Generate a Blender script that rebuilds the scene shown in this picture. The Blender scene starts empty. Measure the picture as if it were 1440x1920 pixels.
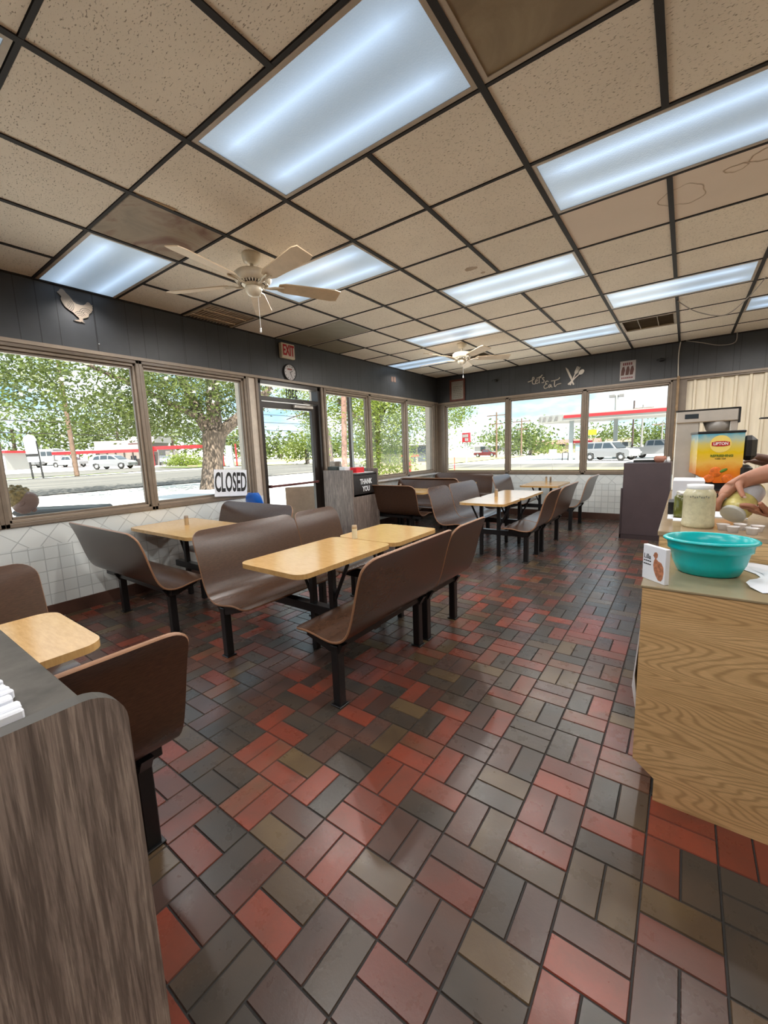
import bpy, math, random
from mathutils import Vector, Matrix
from math import pi, sin, cos
S = bpy.context.scene
COL = S.collection

# ------------------------------------------------------------------ camera
F_PX = 769.836
CAMLOC = (4.4293, -1.2463, 1.3235)
ROWS = ((0.80938, 0.58616, -0.03585), (0.05707, -0.13947, -0.98858), (-0.58447, 0.79810, -0.14634))
cd = bpy.data.cameras.new('camera'); cam = bpy.data.objects.new('camera', cd); COL.objects.link(cam)
rx, ry, rz = [Vector(r) for r in ROWS]
rz.normalize(); rx = (rx - rz * rx.dot(rz)).normalized(); ry = rz.cross(rx)
m = Matrix.Identity(4)
for i in range(3):
    m[i][0] = rx[i]; m[i][1] = -ry[i]; m[i][2] = -rz[i]; m[i][3] = CAMLOC[i]
cam.matrix_world = m
cd.sensor_fit = 'VERTICAL'; cd.sensor_height = 36.0; cd.lens = 36.0 * F_PX / 1920.0
cd.clip_start = 0.02; cd.clip_end = 1000
S.camera = cam

# ------------------------------------------------------------------ view
S.view_settings.view_transform = 'Standard'; S.view_settings.look = 'None'
S.view_settings.gamma = 1.0; S.view_settings.use_curve_mapping = False
S.view_settings.exposure = 1.3
S.cycles.max_bounces = 10; S.cycles.diffuse_bounces = 6; S.cycles.glossy_bounces = 4
S.cycles.transmission_bounces = 6; S.cycles.transparent_max_bounces = 24
S.cycles.caustics_reflective = False; S.cycles.caustics_refractive = False
S.cycles.sample_clamp_indirect = 6.0
S.cycles.use_denoising = True

# ------------------------------------------------------------------ sky
w = bpy.data.worlds.new('world'); S.world = w; w.use_nodes = True
nt = w.node_tree; nt.nodes.clear()
def N(t, **k):
    n = nt.nodes.new(t)
    for a, b in k.items(): setattr(n, a, b)
    return n
geo = N('ShaderNodeTexCoord')
mp = N('ShaderNodeMapping'); mp.inputs['Scale'].default_value = (2.2, 2.2, 7.5)
nz = N('ShaderNodeTexNoise'); nz.inputs['Scale'].default_value = 1.6; nz.inputs['Detail'].default_value = 7; nz.inputs['Roughness'].default_value = 0.55
rp = N('ShaderNodeValToRGB'); rp.color_ramp.elements[0].position = 0.34; rp.color_ramp.elements[1].position = 0.56
rp.color_ramp.elements[0].color = (0.22, 0.42, 0.66, 1); rp.color_ramp.elements[1].color = (0.80, 0.86, 0.90, 1)
e = rp.color_ramp.elements.new(0.44); e.color = (0.44, 0.62, 0.76, 1)
bg = N('ShaderNodeBackground'); bg.inputs['Strength'].default_value = 0.85
ow = N('ShaderNodeOutputWorld')
L = nt.links.new
L(geo.outputs['Generated'], mp.inputs[0]); L(mp.outputs[0], nz.inputs['Vector']); L(nz.outputs['Fac'], rp.inputs[0])
L(rp.outputs[0], bg.inputs['Color']); L(bg.outputs[0], ow.inputs[0])

sd = bpy.data.lights.new('sun', 'SUN'); sd.energy = 9.0; sd.angle = math.radians(0.8); sd.color = (1.0, 0.95, 0.86)
sun = bpy.data.objects.new('sun', sd); COL.objects.link(sun)
sun.rotation_euler = Vector((0.50, -0.42, 1.0)).to_track_quat('Z', 'Y').to_euler()

def portal(loc, rot, sx, sy):
    d = bpy.data.lights.new('window_light_portal', 'AREA'); d.shape = 'RECTANGLE'; d.size = sx; d.size_y = sy
    d.cycles.is_portal = True
    o = bpy.data.objects.new('window_light_portal', d); COL.objects.link(o); o.location = loc; o.rotation_euler = rot
portal((-0.14, 3.2, 1.5), (0, -pi/2, 0), 1.5, 9.6)
portal((2.25, 6.97, 1.5), (-pi/2, 0, 0), 4.2, 1.5)

# ------------------------------------------------------------------ materials
def srgb(r, g, b):
    f = lambda c: (c/255/12.92) if c/255 <= 0.04045 else ((c/255+0.055)/1.055)**2.4
    return (f(r), f(g), f(b), 1)
class MT:
    def __init__(s, name):
        s.m = bpy.data.materials.new(name); s.m.use_nodes = True; s.t = s.m.node_tree; s.b = s.t.nodes['Principled BSDF']
    def n(s, t, **k):
        n = s.t.nodes.new(t)
        for a, b in k.items(): setattr(n, a, b)
        return n
    def l(s, a, b): s.t.links.new(a, b)
    def coord(s, kind='Object', scale=(1, 1, 1), rot=(0, 0, 0)):
        c = s.n('ShaderNodeTexCoord'); p = s.n('ShaderNodeMapping'); p.inputs['Scale'].default_value = scale; p.inputs['Rotation'].default_value = rot
        s.l(c.outputs[kind], p.inputs[0]); return p.outputs[0]
    def noise(s, v, scale, detail=4, rough=0.5, dist=0):
        n = s.n('ShaderNodeTexNoise'); n.inputs['Scale'].default_value = scale; n.inputs['Detail'].default_value = detail
        n.inputs['Roughness'].default_value = rough; n.inputs['Distortion'].default_value = dist; s.l(v, n.inputs['Vector']); return n.outputs['Fac']
    def ramp(s, f, stops):
        r = s.n('ShaderNodeValToRGB'); el = r.color_ramp.elements
        el[0].position, el[0].color = stops[0]; el[1].position, el[1].color = stops[-1]
        for p, c in stops[1:-1]: x = el.new(p); x.color = c
        s.l(f, r.inputs[0]); return r.outputs[0]
    def mix(s, f, a, b, mode='MIX'):
        x = s.n('ShaderNodeMix', data_type='RGBA', blend_type=mode)
        for v, sock in ((f, x.inputs['Factor']), (a, x.inputs['A']), (b, x.inputs['B'])):
            if hasattr(v, 'is_linked') or isinstance(v, bpy.types.NodeSocket): s.l(v, sock)
            else: sock.default_value = v
        return x.outputs['Result']
    def math(s, op, a, b=None):
        x = s.n('ShaderNodeMath', operation=op)
        for i, v in enumerate((a, b)):
            if v is None: continue
            if isinstance(v, bpy.types.NodeSocket): s.l(v, x.inputs[i])
            else: x.inputs[i].default_value = v
        return x.outputs[0]
    def bump(s, h, strength=0.3, dist=0.01):
        b = s.n('ShaderNodeBump'); b.inputs['Strength'].default_value = strength; b.inputs['Distance'].default_value = dist
        s.l(h, b.inputs['Height']); s.l(b.outputs[0], s.b.inputs['Normal'])
    def base(s, v):
        if isinstance(v, bpy.types.NodeSocket): s.l(v, s.b.inputs['Base Color'])
        else: s.b.inputs['Base Color'].default_value = v
def simple(name, col, rough=0.5, metal=0.0, var=0.10, scale=12, spec=0.5, **kw):
    M = MT(name); v = M.coord()
    f = M.noise(v, scale, 5, 0.6)
    a = tuple(c*(1-var) for c in col[:3])+(1,); b = tuple(min(1, c*(1+var)) for c in col[:3])+(1,)
    M.base(M.ramp(f, [(0.3, a), (0.7, b)]))
    M.b.inputs['Roughness'].default_value = rough; M.b.inputs['Metallic'].default_value = metal
    M.b.inputs['Specular IOR Level'].default_value = spec
    for k, x in kw.items(): M.b.inputs[k.replace('_', ' ')].default_value = x
    return M.m

def mk_laminate():
    M = MT('brown_bench_laminate'); v = M.coord(scale=(1, 1, 6)); f = M.noise(v, 40, 4, 0.6)
    M.base(M.ramp(f, [(0.35, (0.052, 0.026, 0.016, 1)), (0.65, (0.076, 0.037, 0.021, 1))]))
    M.b.inputs['Roughness'].default_value = 0.27; M.bump(M.noise(v, 300, 2), 0.01, 0.0005); return M.m
def mk_maple():
    M = MT('maple_table_laminate'); v = M.coord(scale=(3, 16, 3)); f = M.noise(v, 6, 6, 0.6, 0.4)
    M.base(M.ramp(f, [(0.3, (0.50, 0.29, 0.105, 1)), (0.7, (0.64, 0.40, 0.165, 1))]))
    M.b.inputs['Roughness'].default_value = 0.17; return M.m
def mk_oak():
    M = MT('golden_oak_laminate'); v = M.coord(scale=(0.42, 0.42, 3.2), rot=(0, 0.10, 0))
    n = M.noise(v, 1.9, 1.5, 0.45, 0.35)
    wv = M.math('MULTIPLY_ADD', M.math('SINE', M.math('MULTIPLY', n, 330.0)), 0.5)
    v2 = M.coord(scale=(7, 7, 260), rot=(0, 0.10, 0)); fine = M.noise(v2, 3.0, 3, 0.6)
    band = M.noise(M.coord(scale=(0.6, 0.6, 6)), 3.0, 2, 0.5)
    c1 = M.ramp(band, [(0.3, (0.70, 0.46, 0.22, 1)), (0.7, (0.80, 0.55, 0.28, 1))])
    g = M.ramp(wv, [(0.0, (.45, .45, .45, 1)), (0.35, (.12, .12, .12, 1)), (0.6, (0, 0, 0, 1))])
    c = M.mix(g, c1, (0.25, 0.13, 0.045, 1))
    c = M.mix(M.ramp(fine, [(0.44, (0.30, 0.30, 0.30, 1)), (0.56, (0, 0, 0, 1))]), c, (0.30, 0.17, 0.07, 1))
    M.base(c); M.b.inputs['Roughness'].default_value = 0.40; return M.m
def mk_greywood():
    M = MT('grey_brown_wood_laminate'); v = M.coord(scale=(22, 22, 1.5))
    n = M.noise(v, 2.2, 8, 0.72, 0.8); v2 = M.coord(scale=(230, 230, 9)); f = M.noise(v2, 1.0, 4, 0.65)
    c = M.ramp(n, [(0.34, (0.14, 0.110, 0.096, 1)), (0.5, (0.25, 0.198, 0.172, 1)), (0.66, (0.38, 0.31, 0.265, 1))])
    c = M.mix(M.ramp(f, [(0.42, (0.65, 0.65, 0.65, 1)), (0.58, (0, 0, 0, 1))]), c, (0.07, 0.052, 0.045, 1))
    M.base(c); M.b.inputs['Roughness'].default_value = 0.5; M.bump(f, 0.25, 0.002); return M.m
def mk_tile(axis):
    # square white tile, diagonal course on top; axis = which world axis runs along the wall
    M = MT('white_wall_tile_' + axis)
    rot = (0, 0, 0)
    c = M.n('ShaderNodeTexCoord'); sep = M.n('ShaderNodeSeparateXYZ'); M.l(c.outputs['Object'], sep.inputs[0])
    u = sep.outputs['Y' if axis == 'y' else 'X']; z = sep.outputs['Z']
    cb = M.n('ShaderNodeCombineXYZ'); M.l(u, cb.inputs[0]); M.l(z, cb.inputs[1])
    def brick(rotz, size, vec):
        mpn = M.n('ShaderNodeMapping'); mpn.inputs['Rotation'].default_value = (0, 0, rotz); M.l(vec, mpn.inputs[0])
        b = M.n('ShaderNodeTexBrick'); b.offset = 0; b.squash = 1
        b.inputs['Color1'].default_value = (0.70, 0.73, 0.72, 1); b.inputs['Color2'].default_value = (0.62, 0.66, 0.66, 1)
        b.inputs['Mortar'].default_value = (0.50, 0.53, 0.53, 1); b.inputs['Scale'].default_value = 1
        b.inputs['Mortar Size'].default_value = 0.003; b.inputs['Mortar Smooth'].default_value = 0.3
        b.inputs['Brick Width'].default_value = size; b.inputs['Row Height'].default_value = size; M.l(mpn.outputs[0], b.inputs['Vector']); return b
    b1 = brick(0, 0.103, cb.outputs[0]); b2 = brick(pi/4*0.9, 0.145, cb.outputs[0])
    gt = M.math('GREATER_THAN', z, 0.635)
    M.base(M.mix(gt, b1.outputs['Color'], b2.outputs['Color']))
    h = M.mix(gt, b1.outputs['Fac'], b2.outputs['Fac'])
    inv = M.math('SUBTRACT', 1.0, h); M.bump(inv, 0.9, 0.006)
    M.b.inputs['Roughness'].default_value = 0.22; return M.m
def mk_darkpanel(axis):
    M = MT('slate_grey_panelling_' + axis)
    c = M.n('ShaderNodeTexCoord'); sep = M.n('ShaderNodeSeparateXYZ'); M.l(c.outputs['Object'], sep.inputs[0])
    u = sep.outputs['Y' if axis == 'y' else 'X']
    # irregular vertical grooves
    a = M.math('FRACT', M.math('MULTIPLY', u, 1/0.41)); b = M.math('FRACT', M.math('MULTIPLY_ADD', u, 1/0.27))
    g1 = M.math('LESS_THAN', a, 0.018); g2 = M.math('LESS_THAN', b, 0.022); g = M.math('MAXIMUM', g1, g2)
    f = M.noise(M.coord(scale=(1, 1, 1)), 5, 6, 0.6)
    base = M.ramp(f, [(0.3, (0.032, 0.035, 0.040, 1)), (0.7, (0.043, 0.046, 0.052, 1))])
    M.base(M.mix(g, base, (0.012, 0.013, 0.015, 1)))
    M.bump(M.math('SUBTRACT', 1.0, g), 0.5, 0.004); M.b.inputs['Roughness'].default_value = 0.46; return M.m
def mk_ceiling(name, c1, c2, pits=True):
    M = MT(name); v = M.coord(kind='Object')
    f = M.noise(v, 1.3, 4, 0.6); c = M.ramp(f, [(0.3, c1), (0.7, c2)])
    if pits:
        p = M.noise(M.coord(scale=(1, 2.2, 1), rot=(0, 0, 0.5)), 75, 2, 0.5)
        mask = M.ramp(p, [(0.61, (0, 0, 0, 1)), (0.70, (.8, .8, .8, 1))])
        c = M.mix(mask, c, (0.24, 0.185, 0.13, 1)); M.bump(M.math('SUBTRACT', 1.0, mask), 0.6, 0.004)
    M.base(c); M.b.inputs['Roughness'].default_value = 0.85; return M.m
def mk_diffuser():
    M = MT('lit_prismatic_diffuser')
    c = M.n('ShaderNodeTexCoord'); sep = M.n('ShaderNodeSeparateXYZ'); M.l(c.outputs['Object'], sep.inputs[0])
    y = sep.outputs['Y']; x = sep.outputs['X']
    ay = M.math('ABSOLUTE', y); d = M.math('ABSOLUTE', M.math('SUBTRACT', ay, 0.145))
    fall = M.math('POWER', M.math('MAXIMUM', M.math('SUBTRACT', 1.0, M.math('DIVIDE', d, 0.15)), 0.0), 2.2)
    ex = M.math('SUBTRACT', 0.60, M.math('ABSOLUTE', x)); en = M.math('MINIMUM', M.math('DIVIDE', M.math('MAXIMUM', ex, 0.0), 0.16), 1.0)
    glow = M.math('MULTIPLY', fall, en)
    col = M.mix(glow, (0.27, 0.36, 0.45, 1), (0.54, 0.74, 1.0, 1))
    M.l(col, M.b.inputs['Emission Color'])
    st = M.math('MULTIPLY_ADD', glow, 0.10); M.t.nodes[-1].inputs[2].default_value = 0.34
    M.l(st, M.b.inputs['Emission Strength'])
    M.base((0.3, 0.32, 0.33, 1)); M.b.inputs['Roughness'].default_value = 0.35
    w1 = M.n('ShaderNodeTexVoronoi'); w1.inputs['Scale'].default_value = 130; M.l(M.coord(), w1.inputs['Vector']); M.bump(w1.outputs['Distance'], 0.4, 0.002)
    return M.m
def mk_glass():
    M = MT('window_glass'); M.t.nodes.remove(M.b)
    tr = M.n('ShaderNodeBsdfTransparent'); gl = M.n('ShaderNodeBsdfGlossy'); gl.inputs['Roughness'].default_value = 0.03
    tr.inputs[0].default_value = (0.96, 0.98, 0.97, 1)
    fr = M.n('ShaderNodeFresnel'); fr.inputs[0].default_value = 1.45
    ms = M.n('ShaderNodeMixShader'); M.l(fr.outputs[0], ms.inputs[0]); M.l(tr.outputs[0], ms.inputs[1]); M.l(gl.outputs[0], ms.inputs[2])
    M.l(ms.outputs[0], M.t.nodes['Material Output'].inputs[0]); return M.m
def mk_floor():
    M = MT('quarry_tile'); a = M.n('ShaderNodeVertexColor'); a.layer_name = 'tile'
    b = M.n('ShaderNodeVertexColor'); b.layer_name = 'tile_two'
    v = M.coord(); f = M.noise(v, 4.2, 2, 0.5, 0.5); g = M.noise(v, 60, 4, 0.65)
    c = M.mix(M.ramp(f, [(0.40, (0, 0, 0, 1)), (0.68, (1, 1, 1, 1))]), a.outputs[0], b.outputs[0])
    c = M.mix(M.ramp(g, [(0.3, (0.18, 0.18, 0.18, 1)), (0.75, (0, 0, 0, 1))]), c, (0.045, 0.038, 0.032, 1))
    M.base(c); M.l(M.ramp(M.noise(v, 9, 5, 0.6), [(0.3, (0.25, 0.25, 0.25, 1)), (0.7, (0.33, 0.33, 0.33, 1))]), M.b.inputs['Roughness'])
    M.b.inputs['Specular IOR Level'].default_value = 0.48
    M.bump(g, 0.12, 0.003); return M.m
def mk_leaf(name, c1, c2):
    M = MT(name); f = M.noise(M.coord(), 0.9, 4, 0.7); c = M.ramp(f, [(0.35, c1), (0.65, c2)]); M.base(c)
    M.b.inputs['Roughness'].default_value = 0.5
    tl = M.n('ShaderNodeBsdfTranslucent'); M.l(M.mix(1.0, c, (1.6, 1.9, 0.9, 1), 'MULTIPLY'), tl.inputs[0])
    ms = M.n('ShaderNodeMixShader'); ms.inputs[0].default_value = 0.35
    M.l(M.b.outputs[0], ms.inputs[1]); M.l(tl.outputs[0], ms.inputs[2]); M.l(ms.outputs[0], M.t.nodes['Material Output'].inputs[0]); return M.m
def mk_bark():
    M = MT('rough_bark'); v = M.coord(scale=(5, 5, 1.1)); n = M.n('ShaderNodeTexVoronoi'); n.inputs['Scale'].default_value = 3.5; M.l(v, n.inputs['Vector'])
    f = M.noise(M.coord(), 6, 6, 0.7)
    c = M.mix(f, (0.10, 0.075, 0.055, 1), (0.24, 0.18, 0.135, 1)); M.base(M.mix(M.ramp(n.outputs['Distance'], [(0.2, (1, 1, 1, 1)), (0.6, (0, 0, 0, 1))]), (0.06, 0.045, 0.035, 1), c))
    M.b.inputs['Roughness'].default_value = 0.9; M.bump(n.outputs['Distance'], 0.8, 0.03); return M.m
def mk_grass(name, c1, c2):
    M = MT(name); f = M.noise(M.coord(), 1.5, 8, 0.75); M.base(M.ramp(f, [(0.35, c1), (0.65, c2)])); M.b.inputs['Roughness'].default_value = 0.95; return M.m
def mk_road():
    M = MT('sunbleached_asphalt'); f = M.noise(M.coord(scale=(1.0, 0.06, 1)), 1.0, 6, 0.65)
    M.base(M.ramp(f, [(0.3, (0.055, 0.053, 0.050, 1)), (0.5, (0.085, 0.082, 0.073, 1)), (0.7, (0.14, 0.132, 0.115, 1))])); M.b.inputs['Roughness'].default_value = 0.9; return M.m
def mk_corrugated():
    M = MT('cream_metal_siding'); f = M.noise(M.coord(scale=(8, 8, 0.8)), 2, 5, 0.6)
    M.base(M.ramp(f, [(0.3, (0.62, 0.55, 0.42, 1)), (0.7, (0.78, 0.70, 0.55, 1))])); M.b.inputs['Roughness'].default_value = 0.45; return M.m
def mk_stain(name, c1, c2, c3, sc=2.2):
    M = MT(name); f = M.noise(M.coord(), sc, 6, 0.6, 1.0); M.base(M.ramp(f, [(0.3, c1), (0.5, c2), (0.68, c3)])); M.b.inputs['Roughness'].default_value = 0.6; return M.m

LAM = mk_laminate(); MAPLE = mk_maple(); OAK = mk_oak(); GWOOD = mk_greywood()
RIM = simple('bench_ply_edge', (0.30, 0.155, 0.085, 1), 0.4)
BLACK = simple('black_painted_steel', (0.010, 0.010, 0.011, 1), 0.32)
BRONZE = simple('brown_window_aluminium', (0.175, 0.135, 0.100, 1), 0.42)
BRONZE2 = simple('light_brown_window_bead', (0.26, 0.205, 0.155, 1), 0.42)
DARKAL = simple('dark_bronze_door_aluminium', (0.022, 0.016, 0.013, 1), 0.3)
CREAMP = simple('cream_painted_post', (0.55, 0.48, 0.40, 1), 0.5)
TILEY = mk_tile('y'); TILEX = mk_tile('x'); DPY = mk_darkpanel('y'); DPX = mk_darkpanel('x')
CEIL = mk_ceiling('fissured_ceiling_tile', (0.74, 0.66, 0.56, 1), (0.85, 0.77, 0.66, 1))
CEILS = mk_ceiling('smooth_ceiling_tile', (0.70, 0.60, 0.51, 1), (0.76, 0.65, 0.56, 1), False)
TBAR = simple('dark_ceiling_grid', (0.010, 0.006, 0.005, 1), 0.8)
DIFF = mk_diffuser(); GLASS = mk_glass(); FLOOR = mk_floor()
GROUT = simple('dark_grout', (0.028, 0.026, 0.025, 1), 0.9)
BASET = simple('brown_base_tile', (0.075, 0.036, 0.026, 1), 0.4, var=0.35, scale=4)
IVORY = simple('ivory_enamel', (0.66, 0.59, 0.47, 1), 0.35)
BLADE = simple('light_wood_fan_blade', (0.58, 0.44, 0.29, 1), 0.5)
WHITE = simple('white_gloss_plastic', (0.78, 0.80, 0.82, 1), 0.35, var=0.03)
PAPER = simple('white_paper', (0.74, 0.77, 0.84, 1), 0.8, var=0.04)
INK = simple('black_ink', (0.012, 0.012, 0.013, 1), 0.6)
RED = simple('red_plastic', (0.62, 0.012, 0.018, 1), 0.4, var=0.05)
REDINK = simple('red_lettering', (0.42, 0.01, 0.02, 1), 0.5)
STEEL = simple('brushed_steel', (0.68, 0.64, 0.59, 1), 0.25, 0.65, scale=6)
TEAL = simple('teal_plastic', (0.0, 0.46, 0.49, 1), 0.25, var=0.03)
BLUE = simple('blue_plastic', (0.005, 0.11, 0.50, 1), 0.35, var=0.04)
MAUVE = simple('dark_mauve_laminate', (0.070, 0.050, 0.056, 1), 0.45, scale=5)
SKIN = simple('tan_skin', (0.40, 0.185, 0.115, 1), 0.5, var=0.08, scale=25, Subsurface_Weight=0.1)
SKIN2 = simple('brown_skin', (0.13, 0.062, 0.042, 1), 0.5, var=0.08)
SKIN3 = simple('fair_skin', (0.17, 0.095, 0.075, 1), 0.5, var=0.08)
SHIRT = simple('black_cotton', (0.018, 0.018, 0.022, 1), 0.9)
SHIRT2 = simple('mauve_cotton', (0.12, 0.08, 0.075, 1), 0.9)
DENIM = simple('dark_denim', (0.03, 0.04, 0.07, 1), 0.9)
HAIRB = simple('blonde_hair', (0.22, 0.15, 0.055, 1), 0.6, var=0.7, scale=40)
HAIRD = simple('dark_hair', (0.02, 0.013, 0.01, 1), 0.5)
CONC = simple('bleached_concrete', (0.66, 0.64, 0.60, 1), 0.9, var=0.06, scale=0.4)
ROAD = mk_road(); BARK = mk_bark()
LEAFO = mk_leaf('oak_leaf', (0.030, 0.046, 0.009, 1), (0.085, 0.105, 0.020, 1))
LEAFY = mk_leaf('bright_leaf', (0.060, 0.090, 0.012, 1), (0.150, 0.175, 0.028, 1))
LEAFF = mk_leaf('distant_leaf', (0.045, 0.066, 0.014, 1), (0.100, 0.125, 0.030, 1))
GRASS = mk_grass('green_grass', (0.048, 0.080, 0.012, 1), (0.120, 0.144, 0.032, 1))
GRASSY = mk_grass('yellow_grass', (0.210, 0.210, 0.060, 1), (0.350, 0.320, 0.140, 1))
WOODP = simple('weathered_pole_wood', (0.117, 0.074, 0.050, 1), 0.9, var=0.35, scale=4)
DARKW = simple('dark_creosote_wood', (0.055, 0.038, 0.034, 1), 0.9, var=0.4, scale=6)
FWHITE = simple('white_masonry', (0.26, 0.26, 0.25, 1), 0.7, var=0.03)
FRED = simple('red_painted_metal', (0.330, 0.010, 0.015, 1), 0.5, var=0.05)
FGREY = simple('plain_grey', (0.136, 0.132, 0.128, 1), 0.7)  # one mid grey shared by walls, columns, poles and fittings
FTAN = simple('tan_wall', (0.220, 0.180, 0.128, 1), 0.8)
CARW = simple('white_car_paint', (0.190, 0.195, 0.205, 1), 0.2, var=0.02)
CARR = simple('maroon_car_paint', (0.080, 0.010, 0.013, 1), 0.2, var=0.05)
CARG = simple('car_window', (0.03, 0.04, 0.05, 1), 0.08)
RUBBER = simple('black_rubber', (0.02, 0.02, 0.02, 1), 0.7)
HUB = simple('alloy_wheel', (0.5, 0.5, 0.5, 1), 0.3, 0.6)
YELL = simple('yellow_sign', (0.425, 0.310, 0.010, 1), 0.5)
CORR = mk_corrugated()
DIRTY = mk_stain('dirty_unlit_diffuser', (0.17, 0.115, 0.060, 1), (0.22, 0.155, 0.085, 1), (0.31, 0.235, 0.14, 1))
STAINED = mk_stain('water_stained_panel', (0.19, 0.14, 0.085, 1), (0.30, 0.22, 0.14, 1), (0.15, 0.052, 0.014, 1), 3.6)
OLIVE = mk_stain('olive_unlit_panel', (0.21, 0.18, 0.12, 1), (0.24, 0.205, 0.14, 1), (0.27, 0.23, 0.16, 1))

# ------------------------------------------------------------------ mesh helpers
class MB:
    def __init__(s): s.v = []; s.f = []; s.mi = []; s.sm = []
    def add(s, vs, fs, mi=0, smooth=False):
        o = len(s.v); s.v += [tuple(v) for v in vs]; s.f += [tuple(i+o for i in f) for f in fs]; s.mi += [mi]*len(fs); s.sm += [smooth]*len(fs); return s
    def box(s, a, b, mi=0, bev=0.0):
        x0, y0, z0 = a; x1, y1, z1 = b
        if bev <= 0:
            vs = [(x, y, z) for z in (z0, z1) for x, y in ((x0, y0), (x1, y0), (x1, y1), (x0, y1))]
            fs = [(3, 2, 1, 0), (4, 5, 6, 7), (0, 1, 5, 4), (1, 2, 6, 5), (2, 3, 7, 6), (3, 0, 4, 7)]
            return s.add(vs, fs, mi)
        bev = min(bev, abs(x1-x0)/2.01, abs(y1-y0)/2.01, abs(z1-z0)/2.01)
        c = Vector(((x0+x1)/2, (y0+y1)/2, (z0+z1)/2)); h = Vector((abs(x1-x0)/2, abs(y1-y0)/2, abs(z1-z0)/2))
        vs = []; idx = {}
        for sx in (-1, 1):
            for sy in (-1, 1):
                for sz in (-1, 1):
                    for ax in range(3):
                        p = [sx*(h[0]-bev), sy*(h[1]-bev), sz*(h[2]-bev)]; p[ax] = (sx, sy, sz)[ax]*h[ax]
                        idx[(sx, sy, sz, ax)] = len(vs); vs.append(c+Vector(p))
        fs = []
        for ax in range(3):
            o1, o2 = (ax+1) % 3, (ax+2) % 3
            for sg in (-1, 1):
                q = []
                for s1, s2 in ((-1, -1), (1, -1), (1, 1), (-1, 1)):
                    k = [0, 0, 0]; k[ax] = sg; k[o1] = s1; k[o2] = s2; q.append(idx[(*k, ax)])
                fs.append(tuple(q) if sg > 0 else tuple(q[::-1]))
            for s1 in (-1, 1):
                for s2 in (-1, 1):
                    def I(sa, axx):
                        k = [0, 0, 0]; k[ax] = sa; k[o1] = s1; k[o2] = s2; return idx[(*k, axx)]
                    q = (I(-1, o1), I(1, o1), I(1, o2), I(-1, o2)); fs.append(q if s1*s2 > 0 else q[::-1])
        for sx in (-1, 1):
            for sy in (-1, 1):
                for sz in (-1, 1):
                    q = tuple(idx[(sx, sy, sz, a_)] for a_ in range(3)); fs.append(q if sx*sy*sz > 0 else q[::-1])
        return s.add(vs, fs, mi)
    def tube(s, pts, r, n=10, mi=0, caps=True, smooth=True):
        pts = [Vector(p) for p in pts]; rs = r if isinstance(r, (list, tuple)) else [r]*len(pts)
        vs = []; up = None
        for i, p in enumerate(pts):
            d = (pts[min(i+1, len(pts)-1)]-pts[max(i-1, 0)]).normalized()
            if up is None: up = Vector((0, 0, 1)) if abs(d.z) < 0.9 else Vector((1, 0, 0))
            a = d.cross(up).normalized(); up = a.cross(d).normalized()
            for k in range(n):
                t = 2*pi*k/n; vs.append(p+(a*cos(t)+up*sin(t))*rs[i])
        fs = []
        for i in range(len(pts)-1):
            for k in range(n):
                fs.append((i*n+k, (i+1)*n+k, (i+1)*n+(k+1) % n, i*n+(k+1) % n))
        s.add(vs, fs, mi, smooth)
        if caps:
            s.add(vs[:n], [tuple(range(n))], mi); s.add(vs[-n:], [tuple(range(n))[::-1]], mi)
        return s
    def lathe(s, prof, c=(0, 0, 0), n=32, mi=0, smooth=True, M=None, sy=1.0):
        vs = []
        for r, z in prof:
            for k in range(n):
                t = 2*pi*k/n; p = Vector((r*cos(t), r*sin(t)*sy, z)); p = (M @ p) if M else p; vs.append(p+Vector(c))
        fs = [(i*n+k, i*n+(k+1) % n, (i+1)*n+(k+1) % n, (i+1)*n+k) for i in range(len(prof)-1) for k in range(n)]
        return s.add(vs, fs, mi, smooth)
    def prism(s, poly, z0, z1, mi=0, M=None, side=None):
        n = len(poly); vs = [Vector((x, y, z)) for z in (z0, z1) for x, y in poly]
        if M: vs = [M @ v for v in vs]
        s.add(vs, [tuple(range(n))[::-1], tuple(range(n, 2*n))], mi)
        s.add(vs, [(i, (i+1) % n, n+(i+1) % n, n+i) for i in range(n)], mi if side is None else side); return s
    def ell(s, c, r, mi=0, nu=16, nv=10, M=None):
        vs = []
        for j in range(nv+1):
            ph = pi*j/nv
            for k in range(nu):
                t = 2*pi*k/nu; p = Vector((r[0]*sin(ph)*cos(t), r[1]*sin(ph)*sin(t), r[2]*cos(ph))); p = (M @ p) if M else p; vs.append(p+Vector(c))
        fs = [(j*nu+k, (j+1)*nu+k, (j+1)*nu+(k+1) % nu, j*nu+(k+1) % nu) for j in range(nv) for k in range(nu)]
        return s.add(vs, fs, mi, True)
    def build(s, name, mats, parent=None, loc=None):
        me = bpy.data.meshes.new(name); me.from_pydata(s.v, [], s.f)
        for mm in (mats if isinstance(mats, (list, tuple)) else [mats]): me.materials.append(mm)
        me.polygons.foreach_set('material_index', s.mi); me.polygons.foreach_set('use_smooth', s.sm)
        me.validate(); me.update()
        o = bpy.data.objects.new(name, me); COL.objects.link(o)
        if loc: o.location = loc
        if parent: o.parent = parent
        return o
def rrect(x0, y0, x1, y1, r, n=6):
    p = []
    for cx, cy, a in ((x1-r, y1-r, 0), (x0+r, y1-r, pi/2), (x0+r, y0+r, pi), (x1-r, y0+r, 1.5*pi)):
        for k in range(n+1):
            t = a+pi/2*k/n; p.append((cx+r*cos(t), cy+r*sin(t)))
    return p
def tag(o, label=None, cat=None, group=None, kind=None):
    if label: o['label'] = label
    if cat: o['category'] = cat
    if group: o['group'] = group
    if kind: o['kind'] = kind
    return o
def thing(name, label, cat, loc=(0, 0, 0), rz=0, group=None):
    o = bpy.data.objects.new(name, None); COL.objects.link(o); o.location = loc; o.rotation_euler = (0, 0, rz); o.empty_display_size = 0.1
    return tag(o, label, cat, group)
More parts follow.
